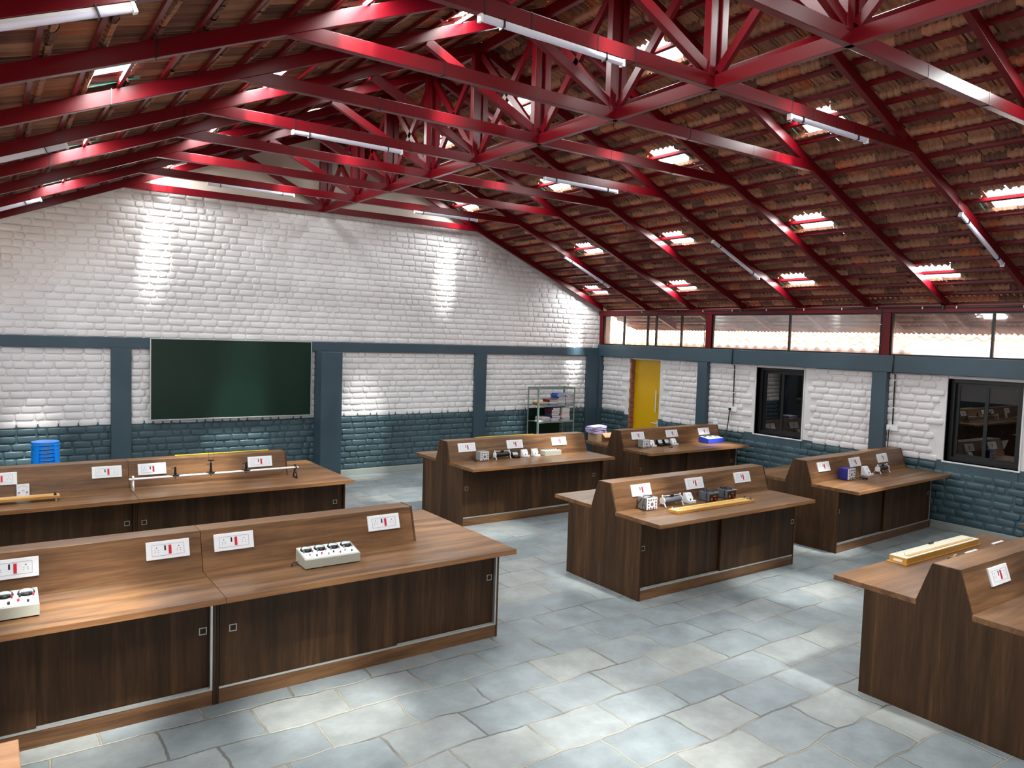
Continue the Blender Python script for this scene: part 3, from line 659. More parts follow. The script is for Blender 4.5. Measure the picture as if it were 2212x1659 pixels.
# ---------------------------------------------------------------- chalkboard
t = thing('chalkboard', 'large dark green chalkboard with aluminium frame on the far wall', 'chalkboard', (3.21, 11.99, 1.672))
w, h = 1.21, 0.605
MB().box(-w+0.012, w-0.012, 0.0, 0.02, -h+0.012, h-0.012).build('writing_surface', M['chalk'], t)
m = MB(); m.box(-w, w, -0.006, 0.025, h-0.014, h); m.box(-w, w, -0.010, 0.025, -h, -h+0.016); m.box(-w, -w+0.014, -0.006, 0.025, -h+0.016, h-0.014); m.box(w-0.014, w, -0.006, 0.025, -h+0.016, h-0.014)
m.build('board_frame', M['alu'], t, bevel=0.002)
MB().box(-0.4, 0.4, 0.02, 0.06, -0.02, 0.02).build('wall_bracket', M['alu'], t)
# ---------------------------------------------------------------- steel rack with books
t = thing('steel_rack', 'open grey steel rack with slotted posts against the far wall', 'rack', (8.80, 11.60, 0))
RW, RD = 0.92, 0.35
for sx, sy in ((0,0),(RW,0),(0,RD),(RW,RD)):
    m = MB(); ix = 1 if sx == 0 else -1; iy = 1 if sy == 0 else -1
    m.box(min(sx, sx+ix*0.032), max(sx, sx+ix*0.032), min(sy, sy+iy*0.003), max(sy, sy+iy*0.003), 0, 1.49)
    m.box(min(sx, sx+ix*0.003), max(sx, sx+ix*0.003), min(sy, sy+iy*0.032), max(sy, sy+iy*0.032), 0, 1.49)
    m.build('post', M['grey_metal'], t)
for z in (0.12, 0.47, 0.825, 1.145):
    m = MB(); m.box(0.004, RW-0.004, 0.004, RD-0.004, z-0.002, z); m.box(0.004, RW-0.004, 0.003, 0.006, z-0.028, z); m.box(0.004, RW-0.004, RD-0.006, RD-0.003, z-0.028, z)
    m.build('shelf_tray', M['grey_metal'], t)
m = MB()
for q in (0.003, RD-0.006): m.box(0.004, RW-0.004, q, q+0.003, 1.458, 1.488)
for q in (0.003, RW-0.006): m.box(q, q+0.003, 0.004, RD-0.004, 1.458, 1.488)
m.build('top_rail', M['grey_metal'], t)
o = MB().box(8.85, 9.64, 11.972, 11.992, 0.0, 1.06).build('board_panel', M['chalk']); tag(o, 'dark green board standing on the floor behind the steel rack', 'board')
PG = plain('book_pages', srgb(222,212,216), 0.8, var=0.06, scale=60)
BC = {n: plain(n+'_book_cover', c, 0.45) for n, c in (('blue', srgb(30,90,180)), ('navy', srgb(40,44,110)), ('maroon', srgb(110,26,40)), ('black', srgb(34,30,36)), ('white', srgb(224,220,228)),
      ('green', srgb(36,84,70)), ('yellow', srgb(206,160,50)), ('brown', srgb(120,72,44)), ('grey', srgb(120,124,140)), ('pink', srgb(206,150,160)), ('sky blue', srgb(90,160,220)))}
def book(x, y, z, col, w, d, hgt, rz, label, group):
    t = thing('book', label, 'book', (x, y, z), rz, group); e = 0.002
    m = MB(); m.box(-w/2, w/2, -d/2, d/2, 0, e); m.box(-w/2, w/2, -d/2, d/2, hgt-e, hgt); m.box(-w/2, -w/2+e, -d/2, d/2, e, hgt-e)
    m.build('book_cover', BC[col], t)
    MB().box(-w/2+e, w/2-0.004, -d/2+0.004, d/2-0.004, e, hgt-e).build('book_pages', PG, t)
stacks = [('upper', 'left', 8.955, 1.146, ['brown','yellow','brown','yellow'], 0.014), ('upper', 'middle', 9.20, 1.146, ['grey','sky blue','white','black','maroon','maroon'], 0.018),
          ('upper', 'right', 9.40, 1.146, ['white','grey','white','grey','white','grey','navy','blue','blue','blue'], 0.022), ('upper', 'corner', 9.61, 1.146, ['grey','white','grey','white','grey','white','grey','white','grey'], 0.024),
          ('lower', 'left', 9.03, 0.826, ['white','white','pink','white'], 0.022), ('lower', 'middle', 9.26, 0.826, ['white','white','navy','green','maroon','maroon','navy'], 0.038), ('lower', 'right', 9.52, 0.826, ['white','pink','white','pink','white','yellow','white','white'], 0.033)]
sname = {'left': 'leftmost', 'middle': 'second', 'right': 'third', 'corner': 'rightmost'}
for lev, sd_, x, z, cols, th in stacks:
    n = len(cols); zz = z
    pos = sname[sd_] if not (lev == 'lower' and sd_ == 'right') else 'rightmost'
    for i, c in enumerate(cols):
        hgt = th*(0.85+0.3*((i*37 % 10)/10)); top = n-1-i
        what = ('topmost' if top == 0 else ORD[top]+' from the top')
        book(x+0.010*math.sin(i*2.1), 11.74+0.012*math.cos(i*1.7), zz, c, 0.185+0.01*(i % 3), 0.24-0.01*(i % 2), hgt, 0.06*math.sin(i*1.3), '%s book, %s in the %s stack on the %s rack shelf' % (c, what, pos, lev), 'books stacked on the steel rack'); zz += hgt+0.0005
# crumpled green-white cloth on the lower shelf
m = MB(); n = 18; v = []; rnd = random.Random(4)
for j in range(9):
    for i in range(n):
        v.append((-0.13+0.26*i/(n-1), -0.09+0.18*j/8, 0.004+0.030*abs(math.sin(i*0.9+j*0.5))*math.sin(PI*i/(n-1))*math.sin(PI*j/8)+0.004*rnd.random()))
m.add(v, [(j*n+i, j*n+i+1, (j+1)*n+i+1, (j+1)*n+i) for j in range(8) for i in range(n-1)], 0, True)
o = m.build('cloth', plain('pale_green_cloth', srgb(206,222,214), 0.8), loc=(8.915, 11.70, 0.826)); sl_ = o.modifiers.new('thick', 'SOLIDIFY'); sl_.thickness = 0.003
o.scale = (0.62, 1, 1); tag(o, 'crumpled pale green cloth at the left end of the lower rack shelf', 'cloth')
# ---------------------------------------------------------------- blue plastic stools
def stool(loc, label, rz):
    t = thing('plastic_stool', label, 'stool', loc, rz, 'blue plastic stools in one stack')
    m = MB(); m.lathe((0,0,0), [(0.0, 0.436), (0.12, 0.438), (0.150, 0.436), (0.156, 0.441), (0.152, 0.447), (0.13, 0.4485), (0.0, 0.4495)], 40)
    m.build('seat', M['stool_blue'], t)
    def shell(m, a0, a1, z0, z1, n=8, th=0.0026, inset=0.0):
        R = lambda z: 0.151+(0.445-z)*0.078+inset
        v = []
        for i in range(n+1):
            a = a0+(a1-a0)*i/n
            for z in (z0, z1):
                for q in (0, th): v.append(((R(z)-q)*math.cos(a), (R(z)-q)*math.sin(a), z))
        f = []
        for i in range(n):
            b = 4*i; f += [(b, b+4, b+6, b+2), (b+1, b+3, b+7, b+5), (b+2, b+6, b+7, b+3), (b, b+1, b+5, b+4)]
        f += [(0, 2, 3, 1), (4*n, 4*n+1, 4*n+3, 4*n+2)]
        m.add(v, f, 0, False)
    m = MB(); shell(m, 0, 2*PI, 0.418, 0.441, 40); m.build('apron', M['stool_blue'], t)
    m = MB(); n = 40; R = lambda z: 0.151+(0.445-z)*0.078
    m.lathe((0,0,0), [(R(0.41)-0.003, 0.410), (R(0.41)+0.005, 0.409), (R(0.41)+0.006, 0.412), (R(0.41)+0.001, 0.417), (R(0.41)-0.003, 0.414)], 40); m.build('apron_rim', M['stool_blue'], t)
    for k in range(4):
        a = PI/4+k*PI/2; m = MB(); shell(m, a-0.25, a+0.25, 0.0, 0.42, 6); m.build('leg', M['stool_blue'], t)
    m = MB(); shell(m, -PI/2-0.26, -PI/2+0.26, 0.422, 0.431, 6, 0.001, 0.0008); m.build('sticker', M['sticker'], t)
    return t
ns = 12
for i in range(ns):
    top = ns-1-i
    stool((0.64, 11.0, 0.0475*i), 'blue plastic stool, %s of the stack before the far wall' % ('topmost' if top == 0 else ORD[top]+' from the top'), 0.05)
# ---------------------------------------------------------------- carton with lilac papers
t = thing('cardboard_box', 'open cardboard box behind the farthest right bench riser', 'box', (8.42, 9.335, 0.781))
m = MB(); bw, bd, bh = 0.20, 0.105, 0.13
m.box(-bw, bw, -bd, bd, 0, 0.003); m.box(-bw, bw, -bd, -bd+0.004, 0.003, bh); m.box(-bw, bw, bd-0.004, bd, 0.003, bh); m.box(-bw, -bw+0.004, -bd+0.004, bd-0.004, 0.003, bh); m.box(bw-0.004, bw, -bd+0.004, bd-0.004, 0.003, bh)
m.build('box_body', M['carton'], t)
m = MB(); m.obox((0.05, -bd-0.035, bh-0.025), (0.13,0,0), (0,0.045,0.032), (0,-0.0012,0.0016)); m.build('box_flap', M['carton'], t)
m = MB(); rnd = random.Random(2)
for i in range(9):
    a = rnd.uniform(-0.12, 0.12); m.obox((rnd.uniform(-.012,.012), rnd.uniform(-.008,.008), 0.006+i*0.013), (0.155*math.cos(a), 0.155*math.sin(a), rnd.uniform(-.006,.006)), (-0.085*math.sin(a), 0.085*math.cos(a), rnd.uniform(-.004,.004)), (0,0,0.0052))
o = m.build('paper_pile', M['cloth'], loc=(8.30, 9.335, 0.915), bevel=0.003); tag(o, 'untidy pile of lilac papers heaped on the open cardboard box', 'papers'); o['kind'] = 'stuff'

# ---------------------------------------------------------------- apparatus
ZT = 0.781
def cable(parent, pts, r=0.0035, name='power_cable', mat='black', n=6):
    P_ = [Vector(p) for p in pts]; out = []
    for i in range(len(P_)-1):
        p0 = P_[max(i-1,0)]; p1 = P_[i]; p2 = P_[i+1]; p3 = P_[min(i+2,len(P_)-1)]
        for k in range(n):
            u = k/n; out.append(0.5*((2*p1)+(-p0+p2)*u+(2*p0-5*p1+4*p2-p3)*u*u+(-p0+3*p1-3*p2+p3)*u**3))
    out.append(P_[-1]); m = MB(); m.tube(out, r, 6); return m.build(name, M[mat], parent)
def dots(m, x0, x1, z0, z1, nx, nz, y, r, n=8, skip=()):
    for i in range(nx):
        for k in range(nz):
            if (i, k) in skip: continue
            x = x0+(x1-x0)*(i/(nx-1) if nx > 1 else .5); z = z0+(z1-z0)*(k/(nz-1) if nz > 1 else .5)
            m.cyl((x, y, z), (x, y-0.006, z), r, n)
def power_supply(loc, label, body='grey_box', w=0.135, d=0.19, h=0.125, rz=0, top_cable=False, side_cable=True, front_cable=False):
    t = thing('power_supply', label, 'power supply', loc, rz, 'small bench power supplies')
    MB().box(-w/2, w/2, -d/2+0.003, d/2, 0.006, h).build('case', M[body], t, bevel=0.003)
    MB().box(-w/2+0.001, w/2-0.001, -d/2-0.001, -d/2+0.003, 0.007, h-0.001).build('front_panel', M['white_pl'], t)
    m = MB(); y = -d/2-0.001; dots(m, -w*0.34, w*0.34, h*0.14, h*0.84, 4, 4, y, 0.006, skip=((1,1),(2,1),(1,2),(2,2))); m.build('knob', M['black'], t)
    m = MB(); m.cyl((0, y, h*0.47), (0, y-0.001, h*0.47), 0.019, 20); m.build('dial_print', M['grey_line'], t)
    m = MB(); dots(m, -0.022, 0.022, h*0.22, h*0.22, 2, 1, y, 0.005); m.build('red_terminal', M['redpl'], t)
    m = MB()
    for sx in (-1, 1):
        for sy in (-1, 1): m.cyl((sx*(w/2-0.015), sy*(d/2-0.02), 0), (sx*(w/2-0.015), sy*(d/2-0.02), 0.007), 0.007, 8)
    m.build('foot', M['black'], t)
    if top_cable:
        cable(t, [(-w/2-0.03,0.06,0.004), (-w/2-0.02,0.03,0.07), (-w/2+0.02,0.0,h+0.008), (0.0,0.05,h+0.006), (0.04,-0.02,h+0.006), (-0.02,-0.05,h+0.006), (-w/2-0.012,-0.03,h-0.02), (-w/2-0.03,-0.04,0.03), (-w/2-0.045,-0.06,0.006)])
        m = MB(); m.cyl((-w/2-0.03,-0.06,0.012), (-w/2-0.012,-0.02,0.05), 0.011, 10); m.build('plug', M['black'], t)
    if side_cable:
        cable(t, [(-w/2+0.02, d/2, 0.02), (-w/2-0.03, d/2-0.01, 0.015), (-w/2-0.09, 0.03, 0.05), (-w/2-0.12, -0.01, 0.02), (-w/2-0.06, -0.06, 0.005), (-w/2-0.10, -0.08, 0.005), (-w/2-0.03, -0.03, 0.006)])
    if front_cable:
        cable(t, [(w/2-0.01, -d/2, 0.03), (w/2+0.05, -d/2-0.03, 0.006), (w/2+0.13, -d/2-0.05, 0.005), (w/2+0.16, -d/2-0.09, 0.005), (w/2+0.06, -d/2-0.10, 0.005), (w/2+0.05, -d/2-0.07, 0.005), (w/2+0.14, -d/2-0.07, 0.009)])
        m = MB(); m.box(w/2+0.13, w/2+0.17, -d/2-0.085, -d/2-0.06, 0.0, 0.022); m.build('plug', M['black'], t, bevel=0.004)
    return t
def rheostat(loc, label, L_=0.24, rz=0, core='black', cast='white_pl'):
    t = thing('rheostat', label, 'rheostat', loc, rz, 'sliding rheostats on the benches'); r = 0.030; zc = 0.062
    m = MB(); m.cyl((-L_/2+0.012, 0, zc), (L_/2-0.012, 0, zc), r, 28); m.build('wound_tube', M[core], t)
    for s in (-1, 1):
        m = MB(); x = s*(L_/2-0.006)
        m.cyl((x-0.005, 0, zc), (x+0.005, 0, zc), r+0.006, 24)
        for sy in (-1, 1):
            m.tube([(x, sy*0.022, zc-0.022), (x, sy*0.036, 0.028), (x, sy*0.040, 0.012), (x, sy*0.056, 0.004)], 0.006, 8)
        m.tube([(x, 0, zc+r), (x, 0.004, zc+r+0.016), (x, 0.0, zc+r+0.026)], 0.007, 8)
        m.build('end_bracket', M[cast], t)
    m = MB(); m.cyl((-L_/2, 0, zc+r+0.016), (L_/2, 0, zc+r+0.016), 0.004, 8); m.build('slide_rod', M['steel'], t)
    m = MB(); m.box(-0.022, 0.022, -0.014, 0.014, zc+r+0.001, zc+r+0.028); m.build('slider', M['black'], t, bevel=0.003)
    return t
def panel_meter(loc, label, body='white_pl', w=0.092, d=0.105, h=0.098, rz=0):
    t = thing('panel_meter', label, 'meter', loc, rz, 'sloping desk meters on the benches')
    m = MB(); m.prism([(-d/2, 0.0), (d/2, 0.0), (d/2, h), (d/2-0.028, h), (-d/2+0.035, 0.033), (-d/2, 0.030)], 'X', -w/2, w/2); m.build('meter_case', M[body], t, bevel=0.003)
    a = Vector((0, d/2-0.028, h)); b_ = Vector((0, -d/2+0.035, 0.033)); up = (a-b_); n = Vector((0, -(h-0.033), (d-0.063))).normalized(); c = (a+b_)/2+n*0.001
    m = MB(); m.obox(c+up*0.06, (w*0.42,0,0), up*0.36, n*0.0012); m.build('dial_face', M['meter_glass'] if body != 'white_pl' else M['white_pl'], t)
    m = MB()
    q = c+up*0.06+n*0.0015
    for i in range(9):
        an = math.radians(30+15*i); m.obox(q-up.normalized()*0.018+Vector((math.cos(an),0,0))*0.03+up.normalized()*math.sin(an)*0.03, (0.002,0,0), up.normalized()*0.0022, n*0.0003)
    m.obox(q+up.normalized()*0.004+Vector((0.008,0,0)), Vector((0.0006,0,0)), up.normalized()*0.016, n*0.0003); m.build('scale_print', M['grey_line'], t)
    m = MB()
    m.cyl((w*0.25, -d/2+0.018, 0.031), (w*0.25, -d/2+0.018, 0.050), 0.006, 8); m.build('black_terminal', M['black'], t)
    m = MB(); m.cyl((-w*0.25, -d/2+0.018, 0.031), (-w*0.25, -d/2+0.018, 0.050), 0.006, 8); m.build('red_terminal', M['redpl'] if body != 'white_pl' else M['black'], t)
    return t
def eliminator(loc, label, rz=0):
    t = thing('battery_eliminator', label, 'power supply', loc, rz, 'slate grey battery eliminators'); w, d, h = 0.145, 0.16, 0.095
    m = MB(); m.prism([(-d/2+0.015, 0.004), (d/2, 0.004), (d/2, h), (-d/2, h), (-d/2, h-0.012), (-d/2+0.015, h-0.02)], 'X', -w/2, w/2); m.build('case', M['dgrey_box'], t, bevel=0.002)
    MB().box(-w/2+0.008, w/2-0.008, -d/2+0.0125, -d/2+0.016, 0.010, h-0.024).build('front_panel', M['black'], t)
    y = -d/2+0.012
    m = MB(); m.add([(-0.052, y, 0.016), (-0.016, y, 0.016), (-0.034, y, 0.048), (-0.052, y+0.003, 0.016), (-0.016, y+0.003, 0.016), (-0.034, y+0.003, 0.048)], [(0,1,2),(5,4,3),(0,3,4,1),(1,4,5,2),(2,5,3,0)]); m.build('warning_triangle', M['orange'], t)
    m = MB(); m.cyl((0.012, y, 0.026), (0.012, y-0.016, 0.026), 0.009, 10); m.cyl((0.03, y, 0.016), (0.03, y-0.012, 0.016), 0.006, 10); m.build('red_knob', M['redpl'], t)
    m = MB(); m.box(-0.012, 0.036, y-0.0006, y+0.001, 0.050, 0.062); m.build('name_plate', M['gold'], t)
    cable(t, [(w/2-0.01, 0.06, h+0.004), (-0.03, 0.07, h+0.006), (-0.05, 0.0, h+0.006), (0.02, -0.05, h+0.006), (0.05, 0.0, h+0.008), (-0.01, 0.05, h+0.012), (-0.05, -0.02, h+0.010), (-w/2-0.008, -0.03, h-0.01), (-w/2-0.02, -0.04, 0.02), (-w/2-0.04, -0.06, 0.005)], 0.005)
    m = MB(); m.cyl((0.0, 0.02, h+0.004), (0.04, 0.035, h+0.012), 0.013, 10); m.build('plug', M['black'], t)
    return t
def meter_bridge(loc, label, L_=1.16, W_=0.125, H_=0.028, rz=0, wood_='pine', scale_=True, feet=0.0):
    t = thing('metre_bridge', label, 'metre bridge', loc, rz)
    z = feet
    MB().box(-L_/2, L_/2, -W_/2, W_/2, z, z+H_).build('board', M[wood_], t, bevel=0.002)
    if scale_:
        m = MB(); m.box(-L_/2+0.05, L_/2-0.05, 0.008, 0.030, z+H_, z+H_+0.005); m.build('scale_strip', M['yellow'], t)
    for s in (-1, 1):
        m = MB(); x = s*(L_/2-0.035)
        m.box(x-0.012, x+0.012, -W_*0.40, W_*0.40, z+H_, z+H_+0.003); m.build('copper_strip', M['steel'] if s < 0 else M['blackmetal'], t)
        m = MB()
        for y in (-W_*0.3, W_*0.3): m.cyl((x, y, z+H_), (x, y, z+H_+0.020), 0.006, 10)
        m.build('terminal', M['steel'] if s < 0 else M['black'], t)
    m = MB(); m.tube([(-L_/2+0.03, 0, z+H_+0.012), (0, 0, z+H_+0.012), (L_/2-0.03, 0, z+H_+0.012)], 0.001, 5); m.build('wire', M['steel'], t)
    if feet:
        m = MB()
        for sx in (-1, 1):
            for sy in (-1, 1): m.cyl((sx*(L_/2-0.03), sy*(W_/2-0.02), 0), (sx*(L_/2-0.03), sy*(W_/2-0.02), feet), 0.009, 10)
        m.build('foot', M['white_pl'], t)
    return t
def kit_box(loc, label, n, w=0.41, d=0.20, hf=0.068, hb=0.108, body='beige_box', rz=0, big=0.039, bold=False):
    """sloping demonstration box with n round dials along its top"""
    t = thing('meter_kit_box', label, 'apparatus box', loc, rz); g = 0.005
    m = MB(); m.prism([(-d/2, g), (d/2, g), (d/2, hb), (-d/2, hf)], 'X', -w/2, w/2); m.build('case', M[body], t, bevel=0.003)
    up = Vector((0, d, hb-hf)).normalized(); nn = Vector((0, -(hb-hf), d)).normalized(); c = Vector((0, 0, (hf+hb)/2))
    m = MB(); m.obox(c+nn*0.001, (w/2-0.012,0,0), up*(d/2-0.012), nn*0.0012); m.build('panel_sheet', M['white_pl'], t)
    for i in range(n):
        x = -w/2+w*(i+0.55)/(n+0.1); q = c+Vector((x,0,0))+up*(d*0.22)+nn*0.002
        m = MB(); m.cyl(q, q+nn*0.010, big+0.004, 28, r1=big); dl = m.build('dial_rim', M['black'], t)
        m = MB(); m.cyl(q+nn*0.0095, q+nn*0.0115, big*0.80, 28); m.build('dial_face', M['meter_glass'], dl)
        m = MB(); m.obox(q+nn*0.012-up*big*0.52, (big*0.66,0,0), up*big*0.24, nn*0.002); m.build('dial_mask', M['black'], dl)
        for sx, mt in ((-1, 'black'), (1, 'redpl')):
            m = MB(); p = q+Vector((sx*big*0.8,0,0))-up*(big*1.05); m.cyl(p, p+nn*0.016, 0.0055, 10); m.build('terminal', M[mt if bold else 'grey_box'], t)
    rnd = random.Random(n)
    for i in range(2*n):
        x = -w/2+0.03+(w-0.06)*(i+0.5)/(2*n); p = c+Vector((x,0,0))-up*(d*(0.22+0.10*(i % 2)))+nn*0.002
        m = MB(); m.cyl(p, p+nn*0.014, 0.007 if bold else 0.005, 10); m.build('socket_post', M[('redpl','black')[i % 2] if bold else ('grey_box','black','redpl')[i % 3]], t)
    m = MB()
    for i in range(n):
        x0 = -w/2+w*(i+0.3)/(n+0.1); p = c+nn*0.0028
        m.obox(p+Vector((x0,0,0))-up*(d*0.20), (0.0008,0,0), up*d*0.10, nn*0.0003); m.obox(p+Vector((x0+0.03,0,0))-up*(d*0.30), (0.03,0,0), up*0.0008, nn*0.0003)
    m.build('circuit_print', M['grey_line'], t)
    m = MB()
    for sx in (-1, 1):
        for sy in (-1, 1): m.cyl((sx*(w/2-0.02), sy*(d/2-0.02), 0), (sx*(w/2-0.02), sy*(d/2-0.02), g+0.001), 0.008, 8)
    m.build('foot', M['black'], t)
    return t
# left foreground benches
t = kit_box((2.035, 5.13, ZT), 'grey kit box with four small round dials on the left foreground bench', 4)
cable(t, [(-0.205, 0.05, 0.02), (-0.24, 0.06, 0.012), (-0.26, 0.02, 0.005), (-0.24, 0.08, 0.004)])
kit_box((0.04, 5.06, ZT), 'grey kit box with red and black terminals, cut by the left picture edge', 4, w=0.43, d=0.21, hf=0.072, hb=0.106, big=0.042, bold=True)
# optical bench
OY = 8.34
t = thing('optical_bench', 'long optical bench with two bright steel rods and three black carriages', 'optical bench', (0, OY, ZT))
for i, x in enumerate((1.235, 2.90)):
    m = MB(); mat_ = 'steel' if i == 0 else 'black'
    m.tube([(x, -0.060, 0.006), (x, -0.040, 0.050), (x, -0.022, 0.118)], 0.008, 8); m.tube([(x, 0.060, 0.006), (x, 0.040, 0.050), (x, 0.022, 0.118)], 0.008, 8)
    m.tube([(x, -0.062, 0.008), (x, 0.062, 0.008)], 0.008, 8); m.tube([(x, -0.036, 0.060), (x, 0.036, 0.060)], 0.007, 8)
    m.cyl((x-0.008, 0, 0.118), (x+0.008, 0, 0.118), 0.034, 18); m.build('end_stand', M[mat_], t)
for y in (-0.020, 0.020):
    m = MB(); m.cyl((1.20, y, 0.118), (2.93, y, 0.118), 0.0075, 12); m.build('steel_rod', M['steel'], t)
for i, (x, hh) in enumerate(((1.632, 0.216), (1.985, 0.235), (2.353, 0.216))):
    m = MB(); m.box(x-0.030, x+0.030, -0.045, 0.045, 0.126, 0.136); m.cyl((x, 0, 0.095), (x, 0, 0.126), 0.006, 8); m.cyl((x-0.05, 0, 0.131), (x+0.05, 0, 0.131), 0.005, 8)
    m.cyl((x, 0, 0.136), (x, 0, hh), 0.014, 14, r1=0.010); m.cyl((x-0.03, 0, hh-0.012), (x, 0, hh-0.012), 0.004, 8); m.cyl((x-0.036, 0, hh-0.012), (x-0.03, 0, hh-0.012), 0.008, 8)
    cg = m.build('carriage', M['black'], t)
    if i == 1:
        m = MB(); m.cyl((x, 0, hh), (x, 0, hh+0.02), 0.004, 8); m.box(x-0.030, x+0.030, -0.008, 0.008, hh+0.018, hh+0.030); m.build('pin_holder', M['black'], t)
        for s in (-1, 1):
            m = MB(); m.cyl((x+s*0.025, 0, hh+0.03), (x+s*0.025, 0, hh+0.125), 0.0013, 6); m.build('needle', M['blackmetal'], t)
# left far bench
meter_bridge((-0.02, 8.235, ZT), 'pine metre bridge raised on white feet at the left picture edge', L_=1.22, W_=0.11, H_=0.026, scale_=False, feet=0.022)
t = thing('galvanometer', 'square white galvanometer with arc scale, standing against the bench riser', 'galvanometer', (0.31, 8.475, ZT), 0, None)
tl = Matrix.Rotation(math.radians(-16), 4, 'X')
m = MB(); m.box(-0.052, 0.052, 0.0, 0.026, 0, 0.126); m.xform(tl); m.build('case', M['white_pl'], t, bevel=0.003)
m = MB()
for i in range(13):
    an = math.radians(40+100*i/12); m.box(0.048*math.cos(an)-0.003, 0.048*math.cos(an)+0.003, -0.0008, 0.0, 0.060+0.048*math.sin(an)-0.0012, 0.060+0.048*math.sin(an)+0.0012)
m.box(-0.012, 0.012, -0.0008, 0, 0.058, 0.062); m.xform(tl); m.build('scale_print', M['grey_line'], t)
m = MB(); m.cyl((0.032, 0.001, 0.046), (0.032, -0.012, 0.046), 0.006, 8); m.xform(tl); m.build('black_terminal', M['black'], t)
m = MB(); m.cyl((-0.032, 0.001, 0.044), (-0.032, -0.012, 0.044), 0.006, 8); m.xform(tl); m.build('red_terminal', BC['maroon'], t)
for x0, L_, z, lab in ((1.71, 1.01, 1.047, 'yellow metre rule on the riser behind the optical bench'), (5.57, 1.0, 1.047, 'yellow metre rule on the riser of the far middle bench')):
    y = 8.69+0.062
    o = MB().box(-L_/2, L_/2, -0.013, 0.013, 0, 0.006).build('metre_rule', M['yellow'], loc=(x0+L_/2, y, z), bevel=0.001); tag(o, lab, 'ruler', 'yellow wooden metre rules')
# far middle bench
power_supply((5.50, 8.455, ZT), 'grey power supply at the left end of the far middle bench instruments', d=0.12)
rheostat((5.82, 8.455, ZT), 'black rheostat with white brackets on the far middle bench', L_=0.25)
panel_meter((6.05, 8.46, ZT), 'black desk meter between rheostat and white meters, far middle bench', 'black', w=0.095, d=0.10, h=0.075)
panel_meter((6.22, 8.46, ZT), 'white desk meter next to the black meter, far middle bench')
panel_meter((6.40, 8.46, ZT), 'white desk meter next to the beige resistance box, far middle bench')
t = thing('resistance_box', 'beige resistance box with a row of knobs on the far middle bench', 'resistance box', (6.655, 8.44, ZT))
MB().box(-0.145, 0.145, -0.065, 0.065, 0, 0.075).build('case', M['beige_box'], t, bevel=0.003)
for i in range(4): m = MB(); m.cyl((-0.09+i*0.045, 0.01, 0.075), (-0.09+i*0.045, 0.01, 0.097), 0.010, 12); m.build('dial_knob', M['grey_box'], t)
m = MB(); m.cyl((0.085, 0.03, 0.075), (0.085, 0.03, 0.10), 0.008, 10); m.build('red_terminal', M['redpl'], t)
m = MB(); m.cyl((0.12, 0.0, 0.075), (0.12, 0.0, 0.095), 0.008, 10); m.build('black_terminal', M['black'], t)
# farthest right bench
power_supply((8.53, 8.455, ZT), 'grey power supply beside small meters on the farthest right bench', d=0.12, w=0.15)
panel_meter((8.72, 8.46, ZT), 'white desk meter touching the power supply on the farthest right bench', w=0.10)
panel_meter((8.90, 8.46, ZT), 'left one of two black desk meters on the farthest right bench', 'black', w=0.10)
panel_meter((9.05, 8.46, ZT), 'right one of two black desk meters on the farthest right bench', 'black', w=0.10)
panel_meter((9.22, 8.46, ZT), 'white desk meter right of the two black meters, farthest right bench', w=0.10)
def plug_top(loc, label):
    t = thing('mains_plug', label, 'plug', loc, 0.3)
    m = MB(); m.lathe((0,0,0), [(0.0,0),(0.042,0),(0.046,0.006),(0.040,0.012),(0.0,0.014)], 20, sy=0.8); m.build('plug_body', M['black'], t)
    m = MB()
    for x, y in ((-0.014,-0.006),(0.014,-0.006),(0,0.012)): m.cyl((x,y,0.013), (x,y,0.036), 0.0035, 8)
    m.build('plug_pin', M['gold'], t)
plug_top((8.95, 8.28, ZT), 'flat black plug lying before the black meters on the farthest right bench')
t = kit_box((10.09, 8.42, ZT), 'bright blue kit box with white panel on the farthest right bench', 3, w=0.40, d=0.20, hf=0.075, hb=0.10, body='blue_box', big=0.022)
# middle bench
power_supply((5.41, 5.28, ZT), 'grey power supply with white front panel and cable on the middle bench', top_cable=True, side_cable=False, w=0.145, d=0.125)
rheostat((5.745, 5.275, ZT), 'grey rheostat with white cast ends on the middle bench', L_=0.27, core='dgrey_box')
panel_meter((6.03, 5.285, ZT), 'white desk meter between rheostat and battery eliminators, middle bench', w=0.095)
eliminator((6.31, 5.265, ZT), 'left slate grey battery eliminator heaped with cable, middle bench')
eliminator((6.61, 5.275, ZT), 'right slate grey battery eliminator, nearer the bench end, middle bench')
t = meter_bridge((6.10, 5.035, ZT), 'pine metre bridge with yellow scale lying along the middle bench', L_=1.18, W_=0.13)
# bench at the right wall
power_supply((8.96, 5.30, ZT), 'dark blue power supply with white front by the right wall', body='navy_box', w=0.175, d=0.13, h=0.145, rz=0.045, side_cable=False, front_cable=True)
panel_meter((9.50, 5.335, ZT), 'white desk meter beside a rheostat by the right wall', w=0.12, d=0.115, h=0.115, rz=0.045)
rheostat((9.90, 5.355, ZT), 'small rheostat with cream brackets on the bench by the right wall', L_=0.26, rz=0.045)
plug_top((9.25, 5.26, ZT), 'flat black plug beside the blue power supply by the right wall')
